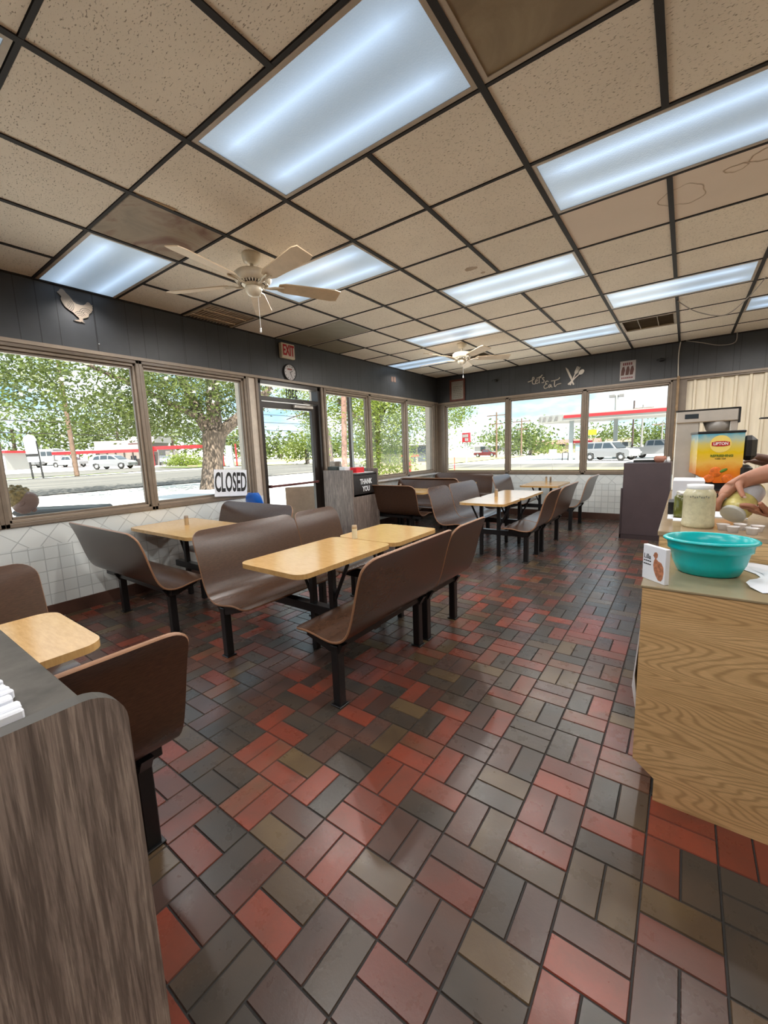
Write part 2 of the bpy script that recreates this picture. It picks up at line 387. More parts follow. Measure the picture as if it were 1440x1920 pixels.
def struct(o): o['kind'] = 'structure'; return o
def copytree(o, parent=None):
    c = o.copy(); COL.objects.link(c); c.parent = parent
    for ch in list(o.children): copytree(ch, c)
    return c
def text(body, size, mat, parent, loc, rot, name='lettering', depth=0.002, sx=1.0, bold=0.0, align='CENTER', flip=False):
    cu = bpy.data.curves.new(name, 'FONT'); cu.body = body; cu.size = size; cu.extrude = depth; cu.offset = bold
    cu.align_x = align; cu.align_y = 'CENTER'; cu.resolution_u = 3
    t = bpy.data.objects.new(name+'_curve', cu); COL.objects.link(t)
    bpy.context.view_layer.update()
    me = bpy.data.meshes.new_from_object(t.evaluated_get(bpy.context.evaluated_depsgraph_get()))
    bpy.data.objects.remove(t); bpy.data.curves.remove(cu)
    me.name = name; me.materials.clear(); me.materials.append(mat)
    o = bpy.data.objects.new(name, me); COL.objects.link(o); o.parent = parent; o.location = loc; o.rotation_euler = rot
    o.scale = (-sx if flip else sx, 1, 1)
    return o
RL = (pi/2, 0, pi/2)      # text on the left wall, read from +x
RB = (pi/2, 0, 0)         # text on the back wall, read from -y

XL, YB, H = 0.08, 6.75, 2.81

# ------------------------------------------------------------------ structure: floor
TS, FX, FY = 0.1918, 3.6307, -0.5209
PAL = {'R': ((0.190, 0.041, 0.023), (0.125, 0.040, 0.026)), 'O': ((0.115, 0.052, 0.029), (0.165, 0.042, 0.024)), 'D': ((0.041, 0.034, 0.028), (0.060, 0.042, 0.030)),
       'M': ((0.064, 0.037, 0.030), (0.090, 0.041, 0.029)), 'B': ((0.074, 0.047, 0.027), (0.110, 0.072, 0.035)), 'P': ((0.095, 0.036, 0.026), (0.145, 0.036, 0.024))}
KNOWN = {(0, 0): 'PB', (-1, 0): 'PR', (-2, 0): 'BM', (-3, 0): 'OR', (-4, 0): 'DD', (-5, 0): 'OD', (0, 1): 'MM', (-1, 1): 'RR', (-2, 1): 'RD', (-3, 1): 'RB', (-4, 1): 'RO', (-5, 1): 'DD',
  (-1, 2): 'RR', (-2, 2): 'DD', (-3, 2): 'DM', (-4, 2): 'RD', (0, 2): 'DR', (1, 1): 'PM', (1, 0): 'MM', (1, 2): 'MB', (2, 2): 'BR', (2, 1): 'DM', (3, 2): 'BB', (3, 3): 'DR', (4, 3): 'RD', (4, 2): 'PB',
  (4, 4): 'RR', (3, 1): 'RM', (2, 0): 'DB', (4, 1): 'MM', (3, 0): 'RD', (5, 3): 'DD', (5, 4): 'RR', (2, 3): 'PM', (3, 4): 'DB', (2, 4): 'RP', (1, 3): 'DB', (0, 3): 'RM', (1, 4): 'MD', (2, 5): 'DP',
  (3, 5): 'OO', (-1, -1): 'RB', (-2, -1): 'DP', (-3, -1): 'RD', (0, -1): 'MD', (1, -1): 'MP', (-1, -2): 'DD', (-2, -2): 'RM', (5, 2): 'DD', (0, 4): 'MM', (-1, 3): 'RO', (-5, -1): 'RP', (-4, -1): 'PP', (-6, 0): 'RB'}
def build_floor():
    rnd = random.Random(5); mb = MB(); cols = []; cols2 = []; g = 0.0042; dz = -0.004
    X0, X1, Y0, Y1 = XL, 7.6, -3.6, YB
    i0 = int(math.floor((X0-FX)/TS))-1; i1 = int(math.ceil((X1-FX)/TS))+1; j0 = int(math.floor((Y0-FY)/TS))-1; j1 = int(math.ceil((Y1-FY)/TS))+1
    for i in range(i0, i1):
        for j in range(j0, j1):
            ks = KNOWN.get((i, j))
            for k in (0, 1):
                x = FX+i*TS; y = FY+j*TS
                if (i+j) % 2 == 0: a, b, c, d = x, y+k*TS/2, x+TS, y+(k+1)*TS/2
                else: a, b, c, d = x+k*TS/2, y, x+(k+1)*TS/2, y+TS
                a = max(a, X0); c = min(c, X1); b = max(b, Y0); d = min(d, Y1)
                if c-a < 0.02 or d-b < 0.02: continue
                cl = ks[k] if ks else rnd.choices('RODMBP', (18, 10, 30, 24, 12, 8))[0]
                if not ks and y > 2.2: cl = rnd.choices('RODMBP', (6, 6, 36, 34, 12, 8))[0]
                q = rnd.uniform(0.95, 1.32); z = rnd.uniform(-0.0006, 0)
                vs = [(a+g, b+g, z), (c-g, b+g, z), (c-g, d-g, z), (a+g, d-g, z)]; e_ = 0.0025
                lo = [(a+g-e_, b+g-e_, dz-0.001), (c-g+e_, b+g-e_, dz-0.001), (c-g+e_, d-g+e_, dz-0.001), (a+g-e_, d-g+e_, dz-0.001)]
                mb.add(vs+lo, [(0, 1, 2, 3), (0, 4, 5, 1), (1, 5, 6, 2), (2, 6, 7, 3), (3, 7, 4, 0)])
                p1, p2 = PAL[cl]; cols += [tuple(t*q for t in p1)+(1,)]*5; cols2 += [tuple(t*q for t in p2)+(1,)]*5
    nt_ = len(mb.f)
    mb.add([(X0, Y0, dz), (X1, Y0, dz), (X1, Y1, dz), (X0, Y1, dz)], [(0, 1, 2, 3)], 1)
    mb.box((X0-0.2, Y0-0.2, -0.12), (X1+0.2, Y1+0.2, dz-0.006), 1)
    o = mb.build('floor', [FLOOR, GROUT]); me = o.data
    for nm, cc in (('tile', cols), ('tile_two', cols2)):
        at_ = me.color_attributes.new(nm, 'FLOAT_COLOR', 'CORNER'); buf = []
        for p in me.polygons:
            c_ = cc[p.index] if p.index < nt_ else (0.03, 0.03, 0.03, 1)
            for _ in p.vertices: buf.extend(c_)
        at_.data.foreach_set('color', buf)
    struct(o)
build_floor()

# ------------------------------------------------------------------ structure: ceiling on its 0.61 grid
G = 0.61
def gx(b): return (b+4)*G
def gy(a): return a*G
SPECIAL = {}   # cells taken by fixtures/panels: (a, b)
LIT = [(0, -4), (0, 0), (2, 2), (2, -2), (4, 0), (6, 2), (6, -2), (8, 0), (8, -4), (8, 4), (-2, 2), (-2, -2), (-4, 0), (-4, -4), (-4, 4), (4, 4), (6, 6), (2, 6)]
UNLIT = [(0, 2, DIRTY), (4, -4, OLIVE)]
for a, b in LIT: SPECIAL[(a, b)] = 1; SPECIAL[(a, b+1)] = 1
for a, b, _ in UNLIT: SPECIAL[(a, b)] = 1; SPECIAL[(a, b+1)] = 1
FIX = LIT+[(a, b) for a, b, _ in UNLIT]
PANELS = [(0, -2, STAINED, 'brown water-stained ceiling panel beside the light nearest the metal hen'), (5, -4, OLIVE, 'tan discoloured ceiling panel by the window wall between two unlit squares')]
for a, b, *_ in PANELS: SPECIAL[(a, b)] = 1
VENTS = [(2, -4, 'louvred tan air vent in the ceiling by the near fan and window wall', simple('tan_louvre', (0.62, 0.49, 0.35, 1), .6)), (8, -2, 'dark square ceiling vent beside the far ceiling fan', DIRTY), (8, 2, 'dirty dark air return in the ceiling near the far wall poster', DIRTY)]
for a, b, *_ in VENTS: SPECIAL[(a, b)] = 1
def build_ceiling():
    mb = MB(); t = 0.012
    for a in range(-7, 12):
        for b in range(-4, 9):
            if (a, b) in SPECIAL: continue
            x0, x1, y0, y1 = gx(b)+t, gx(b+1)-t, gy(a)+t, gy(a+1)-t
            x0 = max(x0, XL+0.005); y1 = min(y1, YB-0.005); y0 = max(y0, -3.59); x1 = min(x1, 7.59)
            if y1-y0 < 0.05 or x1-x0 < 0.05: continue
            sm = 1 if (a, b) in ((3, 2), (3, 3)) else 0
            mb.box((x0, y0, H), (x1, y1, H+0.015), sm)
    struct(mb.build('ceiling', [CEIL, CEILS]))
    g = MB(); w_ = 0.0145
    for b in range(-3, 9):
        for a in range(-6, 12):
            if gx(b) < 7.6 and not any((a, b-1) == (fa, fb) for fa, fb in FIX): g.box((gx(b)-w_, max(-3.6, gy(a)), H-0.006), (gx(b)+w_, min(YB, gy(a+1)), H+0.03))
    for a in range(-5, 12):
        if -3.6 < gy(a) < YB: g.box((XL, gy(a)-w_*0.6, H-0.005), (7.6, gy(a)+w_*0.6, H+0.03))
    g.box((XL, -3.6, H-0.012), (XL+0.02, YB, H+0.01)); g.box((XL, YB-0.02, H-0.012), (7.6, YB, H+0.01))
    struct(g.build('trim_1', TBAR))
    r = MB(); r.box((-0.55, -3.9, H+0.06), (7.9, YB+0.5, H+0.5)); struct(r.build('trim_2', DARKAL))
build_ceiling()

# ------------------------------------------------------------------ structure: walls
def wallbox(name, boxes, mats):
    mb = MB()
    for bx in boxes: mb.box(*bx)
    return struct(mb.build(name, mats))
XO = -0.14; ZS, ZH = 0.82, 2.28     # window rough opening
WIN_L = [(-2.0, -0.42), (-0.42, 0.735), (0.735, 1.95), (3.30, 4.38), (4.38, 5.53), (5.53, 6.62)]
DOORY = (2.12, 3.22)
wallbox('wall_left', [((XO, -3.6, 0), (XL, DOORY[0], ZS), 0), ((XO, DOORY[1], 0), (XL, YB+0.2, ZS), 0),
    ((XO, -3.6, ZH), (XL, YB+0.2, H+0.06), 1), ((XO, -3.6, ZS), (XL, -2.0, ZH), 1), ((XO, 6.62, ZS), (XL, YB+0.2, ZH), 2),
    ((XO, 1.95, ZS), (XL, DOORY[0], ZH), 2), ((XO, DOORY[1], ZS), (XL, 3.30, ZH), 2)], [TILEY, DPY, CREAMP])
WIN_B = [(0.24, 1.615), (1.615, 2.975), (2.975, 4.22)]
YO = YB+0.2
wallbox('wall_back', [((XL, YB, 0), (7.6, YO, ZS-0.03), 0), ((XL, YB, ZH-0.02), (7.6, YO, H+0.06), 1), ((XL, YB, ZS-0.03), (0.24, YO, ZH-0.02), 2),
    ((4.22, YB, ZS-0.03), (4.40, YO, ZH-0.02), 2), ((4.40, YB+0.06, ZS-0.03), (7.6, YO, ZH-0.02), 3)], [TILEX, DPX, BRONZE, FGREY])
wallbox('wall_right', [((7.6, -3.8, 0), (7.8, YO, H+0.06), 0)], [CORR])
wallbox('wall_front', [((XO, -3.8, 0), (7.6, -3.6, H+0.06), 0)], [FTAN])
wallbox('baseboard_left', [((XL, -3.6, 0), (XL+0.012, DOORY[0], 0.115), 0), ((XL, DOORY[1], 0), (XL+0.012, YB, 0.115), 0)], [BASET])
wallbox('baseboard_back', [((XL+0.012, YB-0.012, 0), (4.4, YB, 0.115), 0)], [BASET])
wallbox('trim_6', [((XL, 1.95, ZS), (XL+.022, 1.985, 2.28), 0), ((XL, 2.085, 0), (XL+.022, 2.12, 2.28), 0), ((XL, 3.22, 0), (XL+.022, 3.25, 2.28), 0), ((XL, 3.285, ZS), (XL+.022, 3.31, 2.28), 0), ((XL, 6.64, ZS), (XL+.03, 6.69, 2.28), 0)], [BRONZE])
# corrugated panelling on the kitchen end of the back wall
mb = MB(); x = 4.40
while x < 7.55:
    mb.box((x, YB+0.045, ZS-0.03), (x+0.16, YB+0.06, ZH-0.02)); mb.prism([(x+.07, YB+.05), (x+.085, YB+.015), (x+.11, YB+.015), (x+.125, YB+.05)], ZS-.03, ZH-.02); x += 0.16
mb.box((4.40, YB-0.01, ZH-0.05), (7.6, YB+0.07, ZH+0.0), 1)
struct(mb.build('trim_3', [CORR, BRONZE]))
wallbox('trim_4', [((XL, -3.6, 2.275), (XL+0.03, YB, 2.305), 0), ((XL, YB-0.03, 2.255), (7.6, YB, 2.285), 0)], [BRONZE2])
wallbox('trim_5', [((XL, 3.3, 0.80), (XL+0.10, 6.7, 0.825), 0)], [simple('pale_window_stool', (0.46, 0.46, 0.47, 1), 0.4)])

def window(n, axis, a, b, z0, z1):
    fr = MB(); d0 = -0.10; d1 = 0.018; fw = 0.06
    def bx(u0, u1, za, zb, e0, e1, mi=0):
        if axis == 'y': fr.box((XL+e0, u0, za), (XL+e1, u1, zb), mi, 0.003)
        else: fr.box((u0, YB-e1, za), (u1, YB-e0, zb), mi, 0.003)
    for (p, q, r, s) in ((a, b, z0, z0+0.035), (a, b, z1-0.035, z1), (a, a+0.03, z0, z1), (b-0.03, b, z0, z1)): bx(p, q, r, s, d0, d1, 0)
    for (p, q, r, s) in ((a+.03, b-.03, z0+.035, z0+0.06), (a+.03, b-.03, z1-0.06, z1-.035), (a+.03, a+0.05, z0+.035, z1-.035), (b-0.05, b-.03, z0+.035, z1-.035)): bx(p, q, r, s, -0.07, -0.005, 1)
    for (p, q, r, s) in ((a+.05, b-.05, z0+.06, z0+0.08), (a+.05, b-.05, z1-0.08, z1-.06), (a+.05, a+0.062, z0+.06, z1-.06), (b-0.062, b-.05, z0+.06, z1-.06)): bx(p, q, r, s, -0.065, -0.03, 0)
    f = struct(fr.build('window_%d' % n, [BRONZE, BRONZE2]))
    g = MB()
    if axis == 'y': g.add([(XL-0.05, a+.05, z0+.06), (XL-0.05, b-.05, z0+.06), (XL-0.05, b-.05, z1-.06), (XL-0.05, a+.05, z1-.06)], [(0, 1, 2, 3)])
    else: g.add([(a+.05, YB+0.05, z0+.06), (b-.05, YB+0.05, z0+.06), (b-.05, YB+0.05, z1-.06), (a+.05, YB+0.05, z1-.06)], [(0, 1, 2, 3)])
    g.build('glass_pane', GLASS, f)
    return f
k = 1
for a, b in WIN_L: window(k, 'y', a, b, ZS, ZH); k += 1
for a, b in WIN_B: window(k, 'x', a, b, ZS-0.03, ZH-0.02); k += 1

# glass entrance door with transom and the street number seen from behind
mb = MB(); y0, y1 = DOORY
mb.box((XL-0.13, y0, 0), (XL+0.0, y0+0.05, 2.26)); mb.box((XL-0.13, y1-0.05, 0), (XL+0.0, y1, 2.26)); mb.box((XL-0.13, y0, 2.22), (XL, y1, 2.28)); mb.box((XL-0.13, y0+.05, 2.02), (XL, y1-.05, 2.07))
door = struct(mb.build('door_1', DARKAL))
mb = MB(); mb.box((XL-0.09, y0+.05, 0.02), (XL-0.045, y0+.10, 2.01)); mb.box((XL-0.09, y1-.15, 0.02), (XL-0.045, y1-.05, 2.01)); mb.box((XL-0.09, y0+.1, 1.93), (XL-0.045, y1-.15, 2.01)); mb.box((XL-0.09, y0+.1, 0.02), (XL-0.045, y1-.15, 0.24))
mb.build('door_leaf', DARKAL, door)
mb = MB(); mb.box((XL-0.03, y0+.1, 0.90), (XL-0.0, y1-.12, 0.93), 0, 0.006); mb.box((XL-.05, y0+.1, .895), (XL-.01, y0+.13, .935)); mb.box((XL-.05, y1-.14, .895), (XL-.01, y1-.11, .935)); mb.build('push_bar', simple('maroon_push_bar', (0.10, 0.03, 0.03, 1), 0.4), door)
mb = MB(); mb.box((XL-0.045, y1-0.50, 1.955), (XL+0.0, y1-0.15, 1.995), 0, 0.005); mb.tube([(XL+0.01, y1-.3, 1.99), (XL+0.05, y1-.2, 2.0), (XL+.01, y1-.35, 2.03)], 0.006, 6); mb.build('door_closer', STEEL, door)
g = MB(); g.add([(XL-.07, y0+.1, .24), (XL-.07, y1-.15, .24), (XL-.07, y1-.15, 1.93), (XL-.07, y0+.1, 1.93)], [(0, 1, 2, 3)]); g.add([(XL-.07, y0+.05, 2.07), (XL-.07, y1-.05, 2.07), (XL-.07, y1-.05, 2.22), (XL-.07, y0+.05, 2.22)], [(0, 1, 2, 3)]); g.build('glass_pane', GLASS, door)
text('2301', 0.165, INK, door, (XL-0.064, 2.73, 2.14), (pi/2, 0, -pi/2), sx=0.7, bold=.005, name='house_number', depth=0.0005)

# ------------------------------------------------------------------ ceiling fixtures
LAMPW = 11.5
def light_fixture(a, b, label, group):
    t = thing('ceiling_light', label, 'ceiling light', (gx(b+1), gy(a)+G/2, H), 0, group)
    f = MB(); hx, hy = G-0.014, G/2-0.014
    for bx in (((-hx, -hy, -0.004), (hx, -hy+.022, .02)), ((-hx, hy-.022, -0.004), (hx, hy, .02)), ((-hx, -hy+.022, -0.004), (-hx+.022, hy-.022, .02)), ((hx-.022, -hy+.022, -0.004), (hx, hy-.022, .02))): f.box(*bx)
    f.build('frame', simple('beige_light_frame', (0.40, 0.33, 0.26, 1), 0.5) if 'beige_light_frame' not in bpy.data.materials else bpy.data.materials['beige_light_frame'], t)
    d = MB(); d.box((-hx+.022, -hy+.022, 0.0), (hx-.022, hy-.022, 0.006)); d.build('diffuser', DIFF, t)
    for q in (-.32, .32):
        ld = bpy.data.lights.new('lamp', 'SPOT'); ld.energy = LAMPW*(.75 if b == -4 else 1); ld.spot_size = math.radians(140 if b == -4 else 174); ld.spot_blend = 1.0 if b == -4 else .30; ld.shadow_soft_size = .03; ld.color = (1.0, .965, .92)
        lo = bpy.data.objects.new('lamp', ld); COL.objects.link(lo); lo.parent = t; lo.location = (q, 0, -.02)
    return t
LL = {(0, -4): 'lit ceiling light panel above the metal hen, touching the window wall', (0, 0): 'largest-looking lit ceiling light panel at the top centre, nearest the camera',
 (2, 2): 'long lit ceiling light panel cut by the right frame edge', (2, -2): 'lit ceiling light panel right behind the near ceiling fan', (4, 0): 'lit ceiling light panel in the middle of the room, right of the near fan',
 (6, 2): 'lit ceiling light panel toward the kitchen with loose cable at its corner', (6, -2): 'lit ceiling light panel just in front of the far ceiling fan', (8, 0): 'lit ceiling light panel above the words on the far wall',
 (8, -4): 'farthest-left lit ceiling light panel in the corner by the window wall', (8, 4): 'small sliver of lit ceiling light at the right frame edge'}
for a, b in LIT:
    lab = LL.get((a, b), 'lit ceiling light panel outside the view, %s' % {(-2, 2): 'above and right of the camera', (-2, -2): 'above and left of the camera', (-4, 0): 'behind the camera in the middle', (-4, -4): 'behind the camera by the window wall', (-4, 4): 'behind the camera on the kitchen side', (4, 4): 'right of the frame over the counter', (6, 6): 'over the kitchen by the far wall', (2, 6): 'over the kitchen near the camera'}[(a, b)] if (a, b) not in LL else '')
    light_fixture(a, b, lab, 'fluorescent ceiling light panels' if (a, b) in LL else 'ceiling lights out of view')
for a, b, mt in UNLIT:
    t = thing('unlit_ceiling_light', 'dark brown unlit prismatic ceiling light at the top right' if mt is DIRTY else 'plain olive unlit ceiling light panel by the window wall', 'ceiling light', (gx(b+1), gy(a)+G/2, H))
    hx, hy = G-.014, G/2-.014; f = MB()
    for bx in (((-hx, -hy, -0.004), (hx, -hy+.022, .02)), ((-hx, hy-.022, -0.004), (hx, hy, .02)), ((-hx, -hy+.022, -0.004), (-hx+.022, hy-.022, .02)), ((hx-.022, -hy+.022, -0.004), (hx, hy-.022, .02))): f.box(*bx)
    f.build('frame', bpy.data.materials['beige_light_frame'], t)
    d = MB(); d.box((-hx+.022, -hy+.022, 0.0), (hx-.022, hy-.022, 0.006)); d.build('diffuser', mt, t)
for a, b, mt, lab in PANELS:
    d = MB(); d.box((gx(b)+.013, gy(a)+.013, H-.002), (gx(b+1)-.013, gy(a+1)-.013, H+.01), 0, 0.004); tag(d.build('ceiling_panel', mt), lab, 'ceiling panel')
for a, b, lab, mt in VENTS:
    t = thing('ceiling_vent', lab, 'vent', (gx(b)+G/2, gy(a)+G/2, H)); h = G/2-.014; f = MB()
    for bx in (((-h, -h, -.008), (h, -h+.03, .01)), ((-h, h-.03, -.008), (h, h, .01)), ((-h, -h+.03, -.008), (-h+.03, h-.03, .01)), ((h-.03, -h+.03, -.008), (h, h-.03, .01))): f.box(*bx)
    f.build('frame', STAINED if mt is DIRTY else simple('tan_vent', (0.36, 0.29, 0.21, 1), .5), t)
    l_ = MB()
    for q in range(14):
        yy = -h+.05+q*(2*h-.1)/13; l_.add([(-h+.03, yy-.013, -0.002), (h-.03, yy-.013, -0.002), (h-.03, yy+.013, .004), (-h+.03, yy+.013, .004)], [(3, 2, 1, 0)])
    l_.box((-h+.02, -h+.02, .014), (h-.02, h-.02, .016)); 
    for q in (-.1, .1): l_.box((q-.004, -h+.03, -.004), (q+.004, h-.03, .004))
    l_.build('louvre', mt, t)
# water marks on ceiling tiles (thin deposits lying in the tile surface)
SPOT = simple('water_mark', (0.44, 0.34, 0.25, 1), .9); 
def ringmark(cx, cy, rx_, ry_, th, label, seed, solid=False):
    rd = random.Random(seed); n = 40; mb = MB(); ph = [rd.uniform(0, 6) for _ in range(3)]
    def R_(t, s_): return s_*(1+.10*sin(2*t+ph[0])+.09*sin(3*t+ph[1])+.05*sin(7*t+ph[2]))
    out = []; inn = []
    for k_ in range(n):
        t = 2*pi*k_/n; out.append((cx+R_(t, rx_)*cos(t), cy+R_(t, ry_)*sin(t), H-.0012)); inn.append((cx+R_(t, rx_-th)*cos(t), cy+R_(t, ry_-th)*sin(t), H-.0012))
    if solid: mb.add(out, [tuple(range(n))[::-1]])
    else: mb.add(out+inn, [(k_, n+k_, n+(k_+1) % n, (k_+1) % n) for k_ in range(n)])
    tag(mb.build('water_stain', SPOT), label, 'stain')
ringmark(3.78+.55, gy(3)+.28, .11, .13, .006, 'thin round water ring on the smooth ceiling tiles beside the long light', 1)
ringmark(gx(3)+.42, gy(3)+.12, .07, .06, .008, 'squiggly brown water ring high at the right frame edge', 2)
ringmark(gx(3)+.30, gy(3)+.16, .05, .04, .008, 'small lobe of water ring left of the squiggly one', 3)
ringmark(gx(0)+.45, gy(3)+.38, .05, .04, .01, 'brown solid spot on the ceiling tile before the middle light', 4, True)
ringmark(gx(0)+.50, gy(3)+.52, .022, .02, .01, 'tiny brown dot beside the solid ceiling spot', 5, True)
# torn tile edge by the stained panel
mb = MB(); mb.prism([(0, 0), (.05, .03), (.10, .025), (.16, .06), (.2, .035), (.23, .0)], 0, .002); 
tag(mb.build('torn_ceiling_tile_edge', simple('bare_mineral_board', (0.42, 0.28, 0.16, 1), .9), None, (gx(-1)+.015, gy(0)+.03, H-.004)), 'torn tan edge of ceiling tile above the brown stained panel', 'tile damage').rotation_euler = (0, 0, pi/2-.1)

def ceiling_fan(loc, rz, label, chain):
    t = thing('ceiling_fan', label, 'ceiling fan', loc, rz, 'ceiling fans')
    c = MB(); c.lathe([(0.0, 0), (.068, 0), (.07, -.02), (.06, -.055), (.025, -.068), (0, -.068)], n=28); c.build('canopy', IVORY, t)
    c = MB(); c.tube([(0, 0, -.06), (0, 0, -.13)], .013, 12); c.build('downrod', IVORY, t)
    c = MB(); c.lathe([(0, -.115), (.03, -.118), (.115, -.128), (.135, -.145), (.135, -.185), (.12, -.20), (.11, -.205)], n=36); c.lathe([(.085, -.218), (.07, -.228), (0, -.228)], n=36); c.build('motor_housing', IVORY, t)
    c = MB()
    for q in range(30):
        a_ = 2*pi*q/30; c.box((-.004, 0, -.218), (.004, .018, -.203)); 
        vs = c.v[-8:]; c.v[-8:] = [(x_*cos(a_)-(y_+.092)*sin(a_), x_*sin(a_)+(y_+.092)*cos(a_), z_) for x_, y_, z_ in vs]
    c.lathe([(.088, -.204), (.085, -.218)], n=30, mi=1); c.build('vent_ring', [IVORY, INK], t)
    c = MB(); c.lathe([(0, -.225), (.055, -.226), (.062, -.24), (.06, -.262), (.04, -.29), (.012, -.298), (0, -.298)], n=28); c.build('switch_housing', IVORY, t)
    for q in range(5):
        b = MB(); r0, r1 = .19, .68; n = 10; top = []; bot = []
        for i in range(n+1):
            u_ = i/n; r = r0+(r1-r0)*u_; hw = .052+.022*u_; 
            if i == 0: hw = .035
            if i == n: hw *= .8
            tl = -.24*hw; top.append((r, hw, -.205+tl)); bot.append((r, -hw, -.205-tl))
        vs = top+bot; fs = [(i, i+1, n+2+i, n+1+i) for i in range(n)]
        vs2 = [(x_, y_, z_-.007) for x_, y_, z_ in vs]; N_ = len(vs)
        b.add(vs+vs2, fs+[tuple(j+N_ for j in f_[::-1]) for f_ in fs]+[(i, i+N_, i+1+N_, i+1) for i in range(n)]+[(n+1+i, n+2+i, n+2+i+N_, n+1+i+N_) for i in range(n)]+[(0, n+1, n+1+N_, N_), (n, n+N_, 2*n+1+N_, 2*n+1)])
        bo = b.build('blade', BLADE, t); bo.rotation_euler = (0, 0, 2*pi*q/5)
        ir = MB(); ir.tube([(.08, 0, -.225), (.13, 0, -.226), (.16, .012, -.218), (.23, .018, -.214)], [.009, .009, .008, .007], 8); ir.tube([(.12, 0, -.226), (.16, -.012, -.218), (.23, -.018, -.214)], [.009, .008, .007], 8)
        ir.build('blade_arm', IVORY, bo)
    c = MB(); c.tube([(.03, 0, -.27), (.032, 0, chain)], .0016, 6); c.lathe([(0, chain), (.006, chain), (.008, chain-.03), (0, chain-.034)], (.032, 0, 0), n=10); c.build('pull_chain', WHITE, t)
    return t
f1 = ceiling_fan((1.73, .88, H), math.radians(63), 'ivory ceiling fan with tan blades nearer the camera, by the window wall', -.52)
f2 = ceiling_fan((1.756, 4.44, H), math.radians(-37), 'ivory ceiling fan at the far end near the framed notice', -.45)

# loose cables
def cable(pts, r, mat, label, name='loose_cable'):
    mb = MB(); P = [Vector(p) for p in pts]; out = []
    for i in range(len(P)-1):
        p0 = P[max(i-1, 0)]; p1 = P[i]; p2 = P[i+1]; p3 = P[min(i+2, len(P)-1)]
        for q in range(6):
            t = q/6; out.append(0.5*((2*p1)+(p2-p0)*t+(2*p0-5*p1+4*p2-p3)*t*t+(3*p1-p0-3*p2+p3)*t**3))
    out.append(P[-1]); mb.tube(out, r, 6); return tag(mb.build(name, mat), label, 'cable')
GREYC = simple('grey_cable', (0.30, 0.27, 0.24, 1), .6)
cable([(4.27, 4.4, 2.80), (4.45, 4.7, 2.72), (4.7, 5.0, 2.70), (4.85, 4.6, 2.73), (4.95, 4.2, 2.80)], .005, GREYC, 'sagging grey cable under the ceiling beside the far kitchen light')
cable([(4.35, 6.68, 2.80), (4.55, 6.71, 2.74), (4.75, 6.70, 2.67), (4.92, 6.7, 2.68), (4.93, 6.6, 2.80)], .006, GREYC, 'thin cable looping down over the top of the far wall')
cable([(4.285, 6.73, 2.81), (4.27, 6.735, 2.6), (4.285, 6.735, 2.2)], .009, simple('pale_conduit', (0.45, 0.42, 0.37, 1), .5), 'pale vertical conduit on the far wall right of the poster')
mb = MB(); mb.box((4.27, YB-.05, 1.02), (4.305, YB-.005, 2.30), 0, .004); tag(mb.build('wooden_batten', simple('bare_batten_wood', (0.24, 0.16, 0.09, 1), .8, var=.4)), 'worn wooden batten standing at the end of the far window', 'batten')

